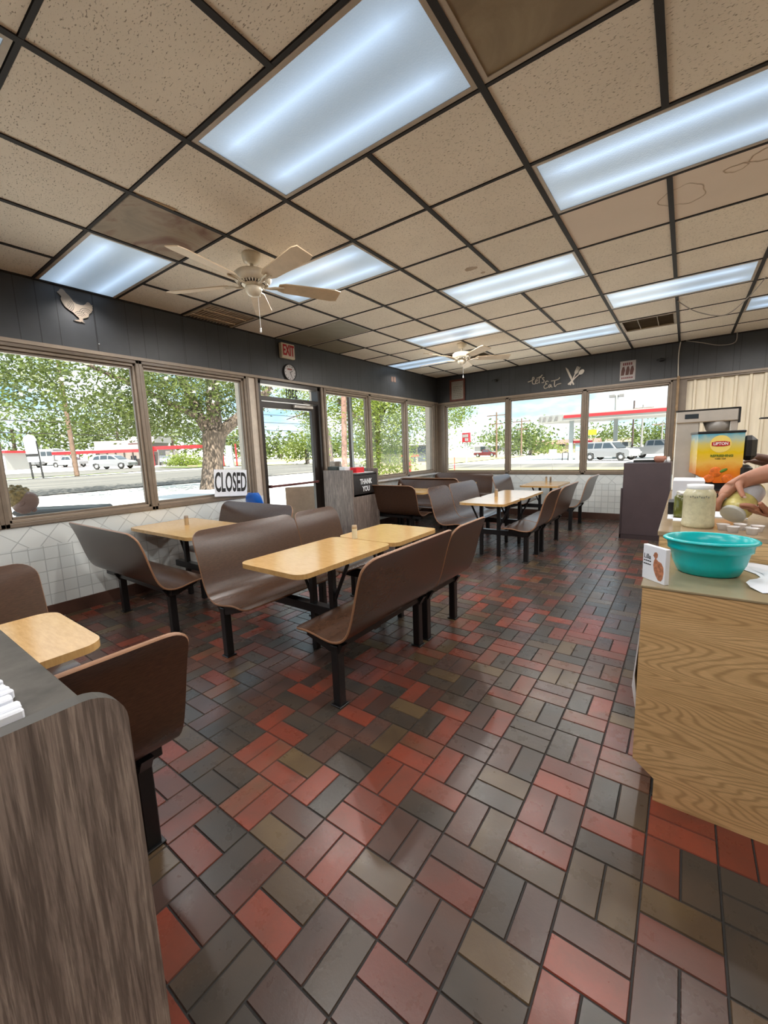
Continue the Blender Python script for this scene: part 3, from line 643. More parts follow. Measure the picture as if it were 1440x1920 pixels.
# ------------------------------------------------------------------ benches and tables
PROF = [(-.262, .828), (-.235, .79), (-.212, .735), (-.190, .66), (-.170, .58), (-.148, .50), (-.122, .435), (-.085, .392), (-.03, .370), (.04, .372), (.11, .386), (.18, .394), (.235, .390), (.275, .376)]
def smooth_prof(P, k=3):
    P = [Vector((a, b)) for a, b in P]
    for _ in range(k-1):
        Q = [P[0]]
        for i in range(len(P)-1): Q += [P[i]*.75+P[i+1]*.25, P[i]*.25+P[i+1]*.75]
        Q.append(P[-1]); P = Q
    return P
SP = smooth_prof(PROF, 3)
def bench_mesh(w):
    P = SP; n = len(P); s_ = [0]
    for i in range(1, n): s_.append(s_[-1]+(P[i]-P[i-1]).length)
    L_ = s_[-1]; rt, rb = .085, .055
    mb = MB(); T = .013; rows = []
    cols_ = [-1, -.985, -.95, -.9, -.8, -.5, 0, .5, .8, .9, .95, .985, 1]
    # add dense rows near the ends for round corners
    def at_s(q):
        for i in range(1, n):
            if s_[i] >= q: f_ = (q-s_[i-1])/(s_[i]-s_[i-1]); return P[i-1].lerp(P[i], f_), (P[i]-P[i-1]).normalized()
        return P[-1], (P[-1]-P[-2]).normalized()
    qs = [0]+[rt*(1-cos(pi/2*k_/7)) for k_ in range(1, 8)]+[rt+(L_-rt-rb)*k_/26 for k_ in range(1, 27)]+[L_-rb*(1-sin(pi/2*k_/6)) for k_ in range(1, 7)]
    qs = sorted(set(round(q, 5) for q in qs))
    front = []; back = []
    for q in qs:
        p, d = at_s(q); nrm = Vector((-d.y, d.x))   # towards the sitter/up
        if nrm.y < 0 and d.x > .5: nrm = -nrm
        if d.x <= .5 and nrm.x < 0: nrm = -nrm
        if q < rt: hw = w/2-rt+math.sqrt(max(0, rt*rt-(rt-q)**2))
        elif q > L_-rb: hw = w/2-rb+math.sqrt(max(0, rb*rb-(q-(L_-rb))**2))
        else: hw = w/2
        front.append([(p.x+nrm.x*T/2, c_*hw, p.y+nrm.y*T/2) for c_ in cols_]); back.append([(p.x-nrm.x*T/2, c_*hw, p.y-nrm.y*T/2) for c_ in cols_])
    nc = len(cols_); nr = len(qs)
    for A, fl in ((front, 0), (back, 1)):
        vs = [v for r in A for v in r]; fs = []
        for i in range(nr-1):
            for j in range(nc-1):
                f_ = (i*nc+j, (i+1)*nc+j, (i+1)*nc+j+1, i*nc+j+1); fs.append(f_ if not fl else f_[::-1])
        mb.add(vs, fs, 0, True)
    # rim as a half-round bead
    loop_f = front[0]+[r[-1] for r in front[1:]]+front[-1][::-1][1:]+[r[0] for r in front[::-1][1:-1]]
    loop_b = back[0]+[r[-1] for r in back[1:]]+back[-1][::-1][1:]+[r[0] for r in back[::-1][1:-1]]
    m_ = len(loop_f); mid = []
    for i in range(m_):
        a_ = Vector(loop_f[i]); b_ = Vector(loop_b[i]); t_ = (Vector(loop_f[(i+1) % m_])-Vector(loop_f[i-1])).normalized(); o_ = t_.cross(a_-b_).normalized(); c_ = (a_+b_)/2
        cen = Vector((0, 0, .58)); 
        mid.append(tuple(c_+o_*.004*(1 if o_.dot(c_-Vector((-.1, 0, .55))) > 0 else -1)))
    vs = loop_f+mid+loop_b
    mb.add(vs, [(i, (i+1) % m_, m_+(i+1) % m_, m_+i) for i in range(m_)]+[(m_+i, m_+(i+1) % m_, 2*m_+(i+1) % m_, 2*m_+i) for i in range(m_)], 1, True)
    return mb
BC = {}
def bench(w, loc, rz, legs, label, group='brown booth benches'):
    t = thing('booth_bench', label, 'bench', loc, rz, group)
    key = round(w, 3)
    if key in BC:
        o = BC[key].copy(); COL.objects.link(o); o.parent = t
    else: o = bench_mesh(w).build('seat_shell', [LAM, RIM], t); BC[key] = o
    r = MB(); r.box((-.03, -w/2+.03, .318), (.02, w/2-.03, .358), 0, .003)
    r.box((.10, -w/2+.05, .345), (.14, w/2-.05, .372), 0, .003)
    for l_ in legs:
        r.prism([(-.06, .352), (.20, .372), (.20, .35), (.04, .30), (-.03, .30)], l_-.02, l_+.02, 0, Matrix(((1, 0, 0, 0), (0, 0, 1, 0), (0, 1, 0, 0), (0, 0, 0, 1))))
    r.build('seat_rail', BLACK, t)
    for l_ in legs:
        g_ = MB(); g_.box((-.025, l_-.025, .006), (.025, l_+.025, .34), 0, .004); g_.box((-.035, l_-.035, 0), (.035, l_+.035, .008), 0, .002); g_.build('leg', BLACK, t)
    return t
def table(lx, ly, loc, rz, label, beam=(-.42, .42), posts=(-.09, .09), group='maple booth tables', r=.07, zt=.685):
    t = thing('booth_table', label, 'table', loc, rz, group)
    m_ = MB(); m_.prism(rrect(-lx/2, -ly/2, lx/2, ly/2, r), zt-.028, zt); m_.build('tabletop', MAPLE, t)
    b = MB(); b.box((beam[0], -.03, .27), (beam[1], .03, .33), 0, .003); b.build('cross_beam', BLACK, t)
    for q in posts:
        p = MB(); p.box((q-.02, -.02, .0), (q+.02, .02, zt-.03), 0, .003); p.build('post', BLACK, t)
    p = MB()
    for q in posts:
        sg = 1 if q > 0 else -1; p.tube([(q, 0, .35), (q+sg*.14, 0, zt-.05)], .012, 6)
    p.box((-lx/2+.07, -.02, zt-.05), (lx/2-.07, .02, zt-.03)); p.build('bracket', BLACK, t)
    return t
HP = pi/2
# near island (cluster by the camera's left, only partly in view)
bench(.90, (3.005, -1.10, 0), pi, (-.36, .36), 'booth bench nearest the camera, back turned, behind the grey wood cabinet')
bench(.90, (2.0, -1.10, 0), 0, (-.36, .36), 'booth bench whose corner shows at the far left above the near table')
table(.55, .50, (2.50, -.965, 0), 0, 'maple booth table at the left edge beside the grey wood cabinet')
# middle island
bench(.90, (3.02, .62, 0), pi, (-.40, .40), 'long booth bench with its back to the open floor at the front table')
bench(.52, (3.02, 1.345, 0), pi, (-.21, .21), 'short booth bench joined to the far end of the front long bench')
bench(.90, (2.02, .62, 0), 0, (-.40, .40), 'long booth bench facing the camera across the front table')
bench(.52, (2.01, 1.345, 0), 0, (-.21, .21), 'short booth bench between the front table and the rubbish cabinet')
table(.555, .86, (2.545, .61, 0), 0, 'long front maple table in the middle island with rounded near corners', beam=(-.5, .45))
table(.555, .62, (2.56, 1.36, 0), 0, 'shorter maple table butted to the far end of the front table', beam=(-.5, .42))
# far island
bench(.58, (3.02, 3.62, 0), pi, (-.21, .21), 'booth bench with sunlit seat on the near right of the far island')
bench(.90, (3.03, 4.38, 0), pi, (-.38, .38), 'booth bench behind the sunlit-seat one on the far island')
bench(.58, (2.02, 3.62, 0), 0, (-.21, .21), 'shiny-backed short booth bench at the far island, nearer half')
bench(.90, (2.02, 4.38, 0), 0, (-.38, .38), 'shiny-backed booth bench at the far island, farther half')
table(.57, .62, (2.545, 3.52, 0), 0, 'near half of the pale glaring table on the far island', posts=(-.11, .11))
table(.57, .95, (2.56, 4.31, 0), 0, 'far half of the pale glaring table on the far island')
# back wall booth
bench(.85, (3.055, 5.9, 0), pi, (-.33, .39), 'lone booth bench seen side-on against the far wall, beside the mauve cabinet')
bench(.85, (2.05, 5.9, 0), 0, (-.36, .36), 'booth bench facing right against the far wall below the second window')
table(.60, .95, (2.55, 5.98, 0), 0, 'maple table against the far wall holding two shakers')
# window wall booths
bench(1.22, (.83, .205, 0), HP, (-.51, .34), 'booth bench at the window with its light tan back toward the camera')
bench(1.18, (.80, 1.18, 0), -HP, (-.34, .34), 'booth bench under the closed sign by the blue chair')
table(1.10, .64, (.68, .765, 0), 0, 'maple table against the window wall at the left', beam=(-.3, .3), posts=(-.12, .12))
bench(1.20, (.80, 3.87, 0), HP, (-.40, .40), 'orange-brown bench back just behind the thank-you cabinet')
bench(1.20, (.78, 4.82, 0), -HP, (-.40, .40), 'booth bench by the corner windows facing the camera, nearer one')
table(1.15, .62, (.72, 4.36, 0), 0, 'maple table mostly hidden between the benches near the corner', beam=(-.3, .3))
bench(1.16, (.80, 5.30, 0), HP, (-.40, .40), 'booth bench back to back with the nearer corner bench')
bench(1.28, (.80, 6.25, 0), -HP, (-.42, .42), 'booth bench in the very corner under the far wall window')
table(1.15, .55, (.72, 5.80, 0), 0, 'maple table in the far corner almost hidden by the benches', beam=(-.3, .3))
mb = MB(); mb.box((2.50, 3.77-.29, .225), (2.57, 3.77-.285, .25)); 

SHK = simple('amber_shaker', (0.42, 0.30, 0.17, 1), .3); SHK2 = simple('pale_shaker', (0.66, 0.62, 0.45, 1), .3)
def shaker(x, y, label, m_, h=.085, r=.017, group='table shakers'):
    t = thing('shaker', label, 'shaker', (x, y, .685), 0, group)
    a_ = MB(); a_.lathe([(0, 0), (r, 0), (r, h*.75), (0, h*.75)], n=16, smooth=False); a_.build('body', m_, t)
    a_ = MB(); a_.lathe([(r, h*.74), (r*1.02, h*.8), (r*.9, h), (0, h)], n=16); a_.build('lid', SHK if m_ is SHK2 else BRONZE2, t)
shaker(2.46, 1.06, 'pale shaker standing on the joined front tables', SHK2, .1, .02)
shaker(.55, .80, 'tan shaker on the window-side table at the left', SHK, .09, .02)
shaker(2.47, 3.92, 'amber shaker on the glaring far-island table', SHK, .1, .022)
shaker(2.50, 6.22, 'left shaker of the two on the far wall table', SHK, .1)
shaker(2.57, 6.22, 'right, browner shaker of the two on the far wall table', BRONZE, .1)
shaker(.62, 4.45, 'small brown shaker seen above the orange-brown bench back', BRONZE, .09)

# ------------------------------------------------------------------ rubbish cabinets
def cab_end(poly_r, y0_, y1_, zt, xa, xb):
    # upright board in plane x..., top corner on the +y side rounded
    p = [(y0_, 0), (y1_, 0)]; r = poly_r
    for k_ in range(9):
        t = pi/2*k_/8; p.append((y1_-r+r*cos(t), zt-r+r*sin(t)))
    p.append((y0_, zt)); return p
# near cabinet, side board turned to the camera
t = thing('rubbish_cabinet', 'grey-brown wood cabinet end filling the lower left corner', 'cabinet', (0, 0, 0))
Mx = Matrix(((0, 0, 1, 0), (1, 0, 0, 0), (0, 1, 0, 0), (0, 0, 0, 1)))
mb = MB(); mb.prism(cab_end(.045, -1.72, -1.062, 1.055, 0, 0), 3.872, 3.893, 0, Mx, 1); mb.build('side_panel', [GWOOD, simple('dark_edge_band', (.05, .045, .04, 1), .5)], t)
mb = MB(); mb.prism(cab_end(.045, -1.72, -1.062, 1.055, 0, 0), 2.95, 2.97, 0, Mx); mb.build('side_panel', GWOOD, t)
mb = MB(); mb.box((2.97, -1.70, 1.022), (3.872, -1.10, 1.05), 0, .002); mb.build('top', simple('charcoal_wood_laminate', (0.075, 0.068, 0.060, 1), .6, var=.45, scale=14, spec=.25), t)
mb = MB(); mb.box((2.97, -1.14, .05), (3.872, -1.12, 1.02)); mb.box((2.97, -1.69, .0), (3.872, -1.67, 1.02)); mb.build('back_panel', GWOOD, t)
nap = MB(); rd = random.Random(3)
for k_ in range(16):
    x_ = 3.862-k_*.012; sl = rd.uniform(-.003, .003); nap.box((x_-.0045, -1.33, 1.05), (x_+.0045, -1.148+sl, 1.062+rd.uniform(-.002, .002)), 0, .002)
tag(nap.build('napkin_stack', PAPER), 'stack of white paper napkins at the left edge on the near cabinet', 'napkins')
mb = MB(); mb.box((3.20, -1.135, 1.05), (3.44, -1.112, 1.12), 0, .003); tag(mb.build('napkin_holder', BLACK), 'black holder edge at the left border on the near cabinet', 'holder')
# thank-you cabinet
t = thing('rubbish_cabinet', 'grey wood waste cabinet lettered THANK YOU beside the door', 'cabinet', (0, 0, 0))
mb = MB(); mb.box((.12, 3.15, 0), (.68, 3.175, 1.075), 0, .002); mb.build('side_panel', GWOOD, t)
mb = MB(); mb.box((.12, 3.735, 0), (.68, 3.76, 1.075), 0, .002); mb.build('side_panel', GWOOD, t)
mb = MB(); mb.box((.12, 3.175, 1.0), (.66, 3.735, 1.02)); mb.box((.12, 3.175, 0), (.14, 3.735, 1.02)); mb.build('top', simple('dark_tray_shelf', (0.03, 0.028, 0.027, 1), .4), t)
mb = MB(); mb.box((.655, 3.178, .72), (.675, 3.732, .99), 0, .004); fl = mb.build('flap', simple('black_wood_laminate', (0.022, 0.018, 0.017, 1), .45, var=.3), t)
text('THANK', .105, WHITE, fl, (.677, 3.46, .895), RL, sx=.75, bold=.003, depth=.001); text('YOU', .105, WHITE, fl, (.677, 3.46, .79), RL, sx=.75, bold=.003, depth=.001)
mb = MB(); mb.box((.655, 3.178, .02), (.675, 3.732, .69), 0, .004); mb.build('door', GWOOD, t)
mb = MB(); mb.box((.15, 3.22, 1.02), (.33, 3.34, 1.125), 0, .003); tag(mb.build('storage_box', simple('dark_green_box', (0.03, 0.04, 0.035, 1), .5)), 'dark box standing on the THANK YOU cabinet, next to the window', 'box')
mb = MB(); mb.box((.36, 3.24, 1.02), (.47, 3.36, 1.12), 0, .003); tag(mb.build('storage_box', WHITE), 'white box between the dark and the red one on the THANK YOU cabinet', 'box')
mb = MB(); mb.box((.50, 3.32, 1.022), (.62, 3.50, 1.105), 0, .003); tag(mb.build('storage_box', RED), 'bright red box on the THANK YOU cabinet', 'box')
mb = MB(); mb.box((.44, 3.30, 1.02), (.655, 3.68, 1.028), 0, .003); tag(mb.build('serving_tray', WHITE), 'pale tray under the red box on the waste cabinet', 'tray')
# mauve cabinet
t = thing('serving_cabinet', 'dark mauve cabinet standing at the end of the far windows', 'cabinet', (0, 0, 0))
mb = MB(); mb.box((3.765, 5.25, .06), (4.30, 5.75, 1.045), 0, .004); mb.build('body', MAUVE, t)
mb = MB(); mb.box((3.75, 5.24, 0), (4.30, 5.75, .06)); mb.box((3.745, 5.24, .0), (3.765, 5.28, .70)); mb.build('plinth', simple('dark_mauve_edge', (0.045, 0.03, 0.034, 1), .5), t)
mb = MB(); mb.box((3.86, 5.42, 1.045), (4.12, 5.62, 1.075), 0, .004); tag(mb.build('serving_tray', INK), 'flat black tray on top of the mauve cabinet', 'tray')
mb = MB(); mb.lathe([(0, 0), (.05, 0), (.075, .05), (.06, .085), (.055, .085), (.065, .05), (0, .03)], (4.17, 5.35, 1.045), 20); tag(mb.build('pot', simple('terracotta', (0.36, 0.16, 0.11, 1), .6)), 'small reddish pot on the mauve cabinet', 'pot')
for x_, y_, z_, lb in ((4.22, 5.33, 1.045, 'small white bottle right behind the reddish pot'), (4.255, 5.34, 1.045, 'middle white bottle on the mauve cabinet'), (4.27, 5.30, 1.045, 'white bottle at the right edge of the mauve cabinet')):
    mb = MB(); mb.lathe([(0, 0), (.014, 0), (.016, .04), (.006, .06), (.006, .075), (0, .075)], (x_, y_, z_), 10); tag(mb.build('small_bottle', WHITE), lb, 'bottle', 'little white bottles on the mauve cabinet')

# ------------------------------------------------------------------ wall items
def on_left(y, z, x=XL): return (x, y, z)
t = thing('metal_hen', 'tan metal hen silhouette with cut-out arcs on the dark wall', 'wall decoration', (XL+.006, .13, 2.49))
HEN = [(.02, .255), (.035, .268), (.045, .285), (.062, .288), (.075, .278), (.085, .262), (.105, .245), (.12, .225), (.13, .205), (.15, .192), (.18, .188), (.205, .192), (.22, .205), (.232, .222), (.242, .228), (.255, .222), (.262, .208),
       (.275, .208), (.270, .198), (.274, .186), (.268, .180), (.272, .166), (.262, .160), (.262, .148), (.25, .138), (.238, .128), (.232, .10), (.21, .088), (.185, .078), (.185, .052), (.198, .046), (.182, .046), (.172, .050), (.165, .044), (.135, .046), (.115, .055), (.142, .056), (.158, .062), (.155, .078), (.135, .095), (.12, .112), (.09, .128), (.065, .148), (.05, .175), (.04, .205), (.048, .225), (.038, .236), (.028, .246), (.022, .248)]
mb = MB(); mb.prism(HEN, 0, .006, 0, Matrix(((0, 0, 1, 0), (1, 0, 0, 0), (0, 1, 0, 0), (0, 0, 0, 1)))); mb.build('silhouette', simple('tan_metal', (0.27, 0.215, 0.165, 1), .5, .2), t)
mb = MB()
def arc(cy, cz, r, a0, a1, w_=.0035):
    p = [(cy+r*cos(a0+(a1-a0)*k_/10), cz+r*sin(a0+(a1-a0)*k_/10)) for k_ in range(11)]; q = [(cy+(r+w_)*cos(a0+(a1-a0)*k_/10), cz+(r+w_)*sin(a0+(a1-a0)*k_/10)) for k_ in range(11)]
    mb.add([(.0068, a_, b_) for a_, b_ in p+q], [(i, i+1, 12+i, 11+i) for i in range(10)])
for r in (.012, .026, .040, .052): arc(.075, .165, r, -1.0, .9)
for r in (.014, .028, .042): arc(.215, .118, r+.006, .5, 2.9)
for r in (.018, .032, .046): arc(.168, .082, r, .6, 2.5)
mb.build('cutout_arcs', INK, t)
t = thing('exit_sign', 'cream EXIT sign box with red letters over the door', 'sign', (XL, 2.62, 2.67))
mb = MB(); mb.box((0, -.115, -.095), (.055, .115, .095), 0, .008); mb.build('housing', simple('cream_sign_box', (0.60, 0.54, 0.42, 1), .5), t)
mb = MB(); mb.box((.055, -.095, -.075), (.058, .095, .075)); fc = mb.build('face', simple('pale_pink_face', (0.62, 0.50, 0.44, 1), .5), t)
text('EXIT', .185, REDINK, fc, (.060, 0, 0), RL, sx=.50, bold=.004)
t = thing('wall_clock', 'round black-rimmed wall clock under the EXIT sign', 'clock', (XL, 2.66, 2.41))
RC = Matrix.Rotation(HP, 4, 'Y')
mb = MB(); mb.lathe([(0, 0), (.108, 0), (.112, .012), (.105, .028), (.098, .022)], n=40, M=RC); mb.build('rim', INK, t)
mb = MB(); mb.lathe([(.099, .018), (0, .018)], n=40, M=RC); mb.build('dial', simple('clock_dial', (0.50, 0.48, 0.49, 1), .5), t)
mb = MB()
for q in range(12):
    a_ = 2*pi*q/12; mb.box((.0185, .082*sin(a_)-.004, .082*cos(a_)-.007), (.0195, .082*sin(a_)+.004, .082*cos(a_)+.007))
mb.build('hour_marks', INK, t)
mb = MB(); mb.tube([(.021, 0, 0), (.021, .045, .02)], .003, 6); mb.tube([(.022, 0, 0), (.022, .030, -.065)], .0022, 6); mb.build('hands', INK, t)
mb = MB(); mb.box((.0185, -.045, .030), (.0195, .035, .048)); mb.build('dial_logo', simple('faded_red_print', (0.25, 0.08, 0.07, 1), .6), t)
mb = MB(); mb.box((XL, 5.05, 2.56), (XL+.004, 5.12, 2.65)); mb.box((XL, 5.14, 2.56), (XL+.004, 5.20, 2.65)); tag(mb.build('wall_numerals', simple('rust_paint', (0.13, 0.075, 0.055, 1), .7)), 'faint rust-coloured numerals on the dark wall near the far corner', 'wall marking')
mb = MB(); mb.lathe([(0, .0), (.006, .0), (.005, .004), (0, .006)], (XL+.002, .42, 2.375), 8, M=RC); tag(mb.build('wall_screw', WHITE), 'tiny white screw head below the metal hen', 'screw')
# framed notice
t = thing('framed_notice', 'reddish wood framed notice with handwritten lines in the far corner', 'picture', (.565, YB, 2.51))
mb = MB()
for bx in (((-.17, -.02, -.215), (.17, 0, -.18)), ((-.17, -.02, .18), (.17, 0, .215)), ((-.17, -.02, -.18), (-.135, 0, .18)), ((.135, -.02, -.18), (.17, 0, .18))): mb.box(*bx)
mb.build('frame', simple('red_brown_wood', (0.13, 0.035, 0.022, 1), .45, var=.3), t)
mb = MB(); mb.box((-.135, -.008, -.18), (.135, -.004, .18)); mb.build('sheet', simple('grey_paper', (0.30, 0.28, 0.25, 1), .7), t)
mb = MB(); rd = random.Random(8)
for r_ in range(7):
    x_ = -.09
    while x_ < .08:
        l2 = rd.uniform(.02, .06); mb.box((x_, -.0095, .07-r_*.035), (min(x_+l2, .10), -.0085, .078-r_*.035)); x_ += l2+.012
mb.build('writing', simple('olive_ink', (0.09, 0.085, 0.06, 1), .8), t)
for x_, z_, lb in ((1.38, 2.60, 'small dark spotlight knob on the far wall right of the framed notice'), (4.05, 2.58, 'small black camera on the far wall right of the poster')):
    t = thing('wall_camera', lb, 'camera', (x_, YB, z_)); mb = MB(); mb.lathe([(0, 0), (.03, 0), (.03, .012), (.012, .02), (.012, .04), (0, .04)], n=16, M=Matrix.Rotation(HP, 4, 'X')); mb.build('mount', INK, t)
    mb = MB(); mb.ell((.01, -.055, -.005), (.04, .03, .026)); mb.box((-.06, -.05, -.012), (0, -.03, .012), 0, .004); mb.build('body', INK, t)
# LET'S EAT metal script
SCR = simple('silver_tan_metal', (0.46, 0.41, 0.35, 1), .35, .3)
def strokes(lines, r, name, mat, parent, ox, oz, sc):
    mb = MB()
    for ln in lines:
        P = [Vector((ox+x_*sc, -.012, oz+z_*sc)) for x_, z_ in ln]; out = []
        for i in range(len(P)-1):
            p0 = P[max(i-1, 0)]; p1 = P[i]; p2 = P[i+1]; p3 = P[min(i+2, len(P)-1)]
            for q in range(4):
                u = q/4; out.append(0.5*((2*p1)+(p2-p0)*u+(2*p0-5*p1+4*p2-p3)*u*u+(3*p1-p0-3*p2+p3)*u**3))
        out.append(P[-1]); mb.tube(out, r, 6)
    return mb.build(name, mat, parent)
t = thing('wall_lettering', "silvery script metal word reading Let's on the far wall", 'wall decoration', (1.98, YB, 2.44))
strokes([[(0, .5), (.5, .62), (.95, .85), (.95, 1.12), (.75, 1.1), (.72, .7), (.72, .35), (.85, .1), (1.25, .1)], [(1.2, .45), (1.5, .5), (1.5, .7), (1.3, .68), (1.22, .3), (1.45, .08), (1.7, .25)], [(1.85, 1.15), (1.8, .6), (1.85, .1)], [(1.4, .95), (1.9, 1.05), (2.3, 1.35)], [(2.1, 1.1), (2.05, .9)], [(2.6, .85), (2.4, .9), (2.35, .7), (2.6, .45), (2.5, .15), (2.2, .15)]], .009, 'script', SCR, t, .02, .0, .112)
t = thing('wall_lettering', 'silvery script metal word reading Eat on the far wall', 'wall decoration', (2.30, YB, 2.34))
strokes([[(.75, 1.05), (.55, 1.2), (.3, 1.0), (.45, .75), (.6, .72), (.3, .65), (.08, .35), (.25, .05), (.7, .2)], [(1.2, .5), (.95, .55), (.8, .3), (.95, .15), (1.2, .5), (1.2, .2), (1.4, .15)], [(1.75, 1.2), (1.68, .5), (1.8, .15), (2.1, .45), (2.7, .55)], [(1.15, 1.1), (1.9, 1.15), (2.35, 1.3), (2.45, 1.5)]], .009, 'script', SCR, t, -.02, .0, .112)
t = thing('metal_cutlery', 'crossed metal knife, fork and spoon beside the word Eat', 'wall decoration', (2.76, YB, 2.42))
def at2(a_, pts): return [(x_*cos(a_)-z_*sin(a_), x_*sin(a_)+z_*cos(a_)) for x_, z_ in pts]
MF = Matrix(((1, 0, 0, 0), (0, 0, -1, -.004), (0, 1, 0, 0), (0, 0, 0, 1)))
mb = MB(); mb.prism(at2(.42, [(-.012, -.07), (.012, -.07), (.012, .03), (.024, .06), (.022, .22), (.0, .27), (-.008, .24), (-.008, .03)]), 0, .006, 0, MF); mb.build('knife', SCR, t)
mb = MB(); mb.prism(at2(-.42, [(-.012, -.07), (.012, -.07), (.008, .12), (.03, .15), (.032, .25), (.022, .25), (.020, .19), (.012, .19), (.010, .25), (-.002, .25), (-.004, .19), (-.012, .19), (-.014, .25), (-.026, .25), (-.026, .15), (-.008, .12)]), .006, .012, 0, MF); mb.build('fork', SCR, t)
mb = MB(); sp = [(.036*cos(2*pi*k_/20), .20+.05*sin(2*pi*k_/20)) for k_ in range(20)]
mb.prism(at2(-.85, sp), .012, .018, 0, MF); mb.prism(at2(-.85, [(-.013, -.08), (.013, -.08), (.007, .16), (-.007, .16)]), .012, .017, 0, MF); mb.build('spoon', SCR, t)
# poster
t = thing('poster', 'small white and red food poster on the far wall', 'poster', (3.60, YB, 2.48))
mb = MB(); mb.box((-.11, -.005, -.155), (.11, 0, .155)); mb.build('sheet', simple('poster_paper', (0.40, 0.36, 0.35, 1), .6), t)
mb = MB(); rd = random.Random(2)
for q in range(5): mb.box((-.07+q*.028, -.007, .085), (-.05+q*.028, -.006, .125))
for q in range(6): mb.box((-.085+q*.028, -.007, -.125), (-.065+q*.028, -.006, -.10))
mb.build('red_print', simple('maroon_print', (0.16, 0.03, 0.035, 1), .6), t)
mb = MB()
for q in (-.07, -.005, .055):
    mb.prism([(q-.025, -.07), (q+.02, -.07), (q+.035, .01), (q+.02, .07), (q-.005, .06), (q-.02, 0)], .0065, .0075, 0, Matrix(((1, 0, 0, 0), (0, 0, -1, 0), (0, 1, 0, 0), (0, 0, 0, 1))))
mb.build('food_print', simple('brown_print', (0.09, 0.03, 0.022, 1), .6), t)

# CLOSED sign leaning in the window
t = thing('closed_sign', 'white CLOSED sign with tall black letters leaning in the window', 'sign', (XL+.055, 1.60, 1.02)); t.rotation_euler = (math.radians(-4), 0, 0)
mb = MB(); mb.box((-.004, -.215, -.155), (0, .215, .155)); mb.build('board', PAPER, t)
text('CLOSED', .31, INK, t, (.001, 0, -.002), RL, sx=.365, bold=.007, depth=.0006)
# blue plastic chair
t = thing('plastic_chair', 'blue plastic child seat shell beside the glass door', 'chair', (.36, 1.86, 0))
mb = MB(); n = 14; rows = []
prof = [(-.16, .90, .09), (-.165, .86, .14), (-.155, .78, .165), (-.14, .68, .17), (-.11, .61, .17), (-.04, .585, .17), (.06, .585, .165), (.16, .58, .15)]
vs = []; vb = []
for (y_, z_, hw) in prof:
    for k_ in range(n+1):
        u = -1+2*k_/n; lift = .035*abs(u)**3; vs.append((u*hw, y_+lift, z_+(lift if z_ < .65 else 0))); vb.append((u*hw, y_+lift-.008, z_+(lift if z_ < .65 else 0)-.006))
m_ = len(vs); fs = [(r*(n+1)+c_, r*(n+1)+c_+1, (r+1)*(n+1)+c_+1, (r+1)*(n+1)+c_) for r in range(len(prof)-1) for c_ in range(n)]
mb.add(vs+vb, fs+[tuple(i+m_ for i in f_[::-1]) for f_ in fs], 0, True)
per = list(range(n+1))+[r*(n+1)+n for r in range(1, len(prof))]+[(len(prof)-1)*(n+1)+k_ for k_ in range(n-1, -1, -1)]+[r*(n+1) for r in range(len(prof)-2, 0, -1)]
mb.add(vs+vb, [(per[i], per[(i+1) % len(per)], per[(i+1) % len(per)]+m_, per[i]+m_) for i in range(len(per))]); mb.build('seat_shell', BLUE, t)
for sx_ in (-1, 1):
    for sy_ in (-1, 1):
        mb = MB(); mb.tube([(sx_*.10, .02+sy_*.09, .58), (sx_*.16, .02+sy_*.16, 0)], .011, 8); mb.build('leg', STEEL, t)

# ------------------------------------------------------------------ serving counter
t = thing('service_counter', 'oak-laminate service counter with a raised tier at the right', 'counter', (0, 0, 0))
mb = MB(); MFY = Matrix(((1, 0, 0, 0), (0, 0, 1, 0), (0, 1, 0, 0), (0, 0, 0, 1)))
mb.prism([(4.335, .813), (4.335, .145), (4.405, .088), (4.405, 0), (6.2, 0), (6.2, .813)], .415, .43, 0, MFY); mb.build('front_panel', OAK, t)
mb = MB(); mb.box((4.345, .43, .145), (6.2, .94, .80)); mb.box((4.365, .94, .145), (6.2, 3.6, .905)); mb.build('carcass', simple('counter_side_red_brown', (0.10, 0.035, 0.025, 1), .6), t)
mb = MB(); mb.box((4.358, .945, .145), (4.365, 3.6, .905)); mb.box((4.338, .43, .145), (4.345, .94, .813)); mb.build('side_panel', OAK, t)
mb = MB(); mb.box((4.405, .43, 0), (6.2, 3.6, .145)); mb.build('plinth', BASET, t)
TOPM = simple('olive_tan_counter_laminate', (0.30, 0.245, 0.15, 1), .16, var=.12, scale=4)
mb = MB(); mb.box((4.33, .412, .813), (6.2, .945, .822), 0, .002); mb.build('lower_top', TOPM, t)
mb = MB(); mb.box((4.36, .937, .822), (6.2, .945, .92)); mb.build('riser', OAK, t)
mb = MB(); mb.box((4.352, .932, .905), (6.2, 3.62, .926), 0, .002); mb.build('raised_top', simple('tan_counter_laminate', (0.36, 0.27, 0.17, 1), .14, var=.12, scale=4), t)
mb = MB(); mb.prism([(4.345, .30), (4.325, .46), (4.318, .42), (4.338, .30)], .44, .60, 0, Matrix(((1, 0, 0, 0), (0, 0, 1, 0), (0, 1, 0, 0), (0, 0, 0, 1)))); mb.prism([(4.318, .42), (4.325, .46), (4.338, .66), (4.334, .66)], .44, .60, 0, MFY)
tag(mb.build('loose_paper', PAPER), 'bent white paper hanging on the side of the counter', 'paper')
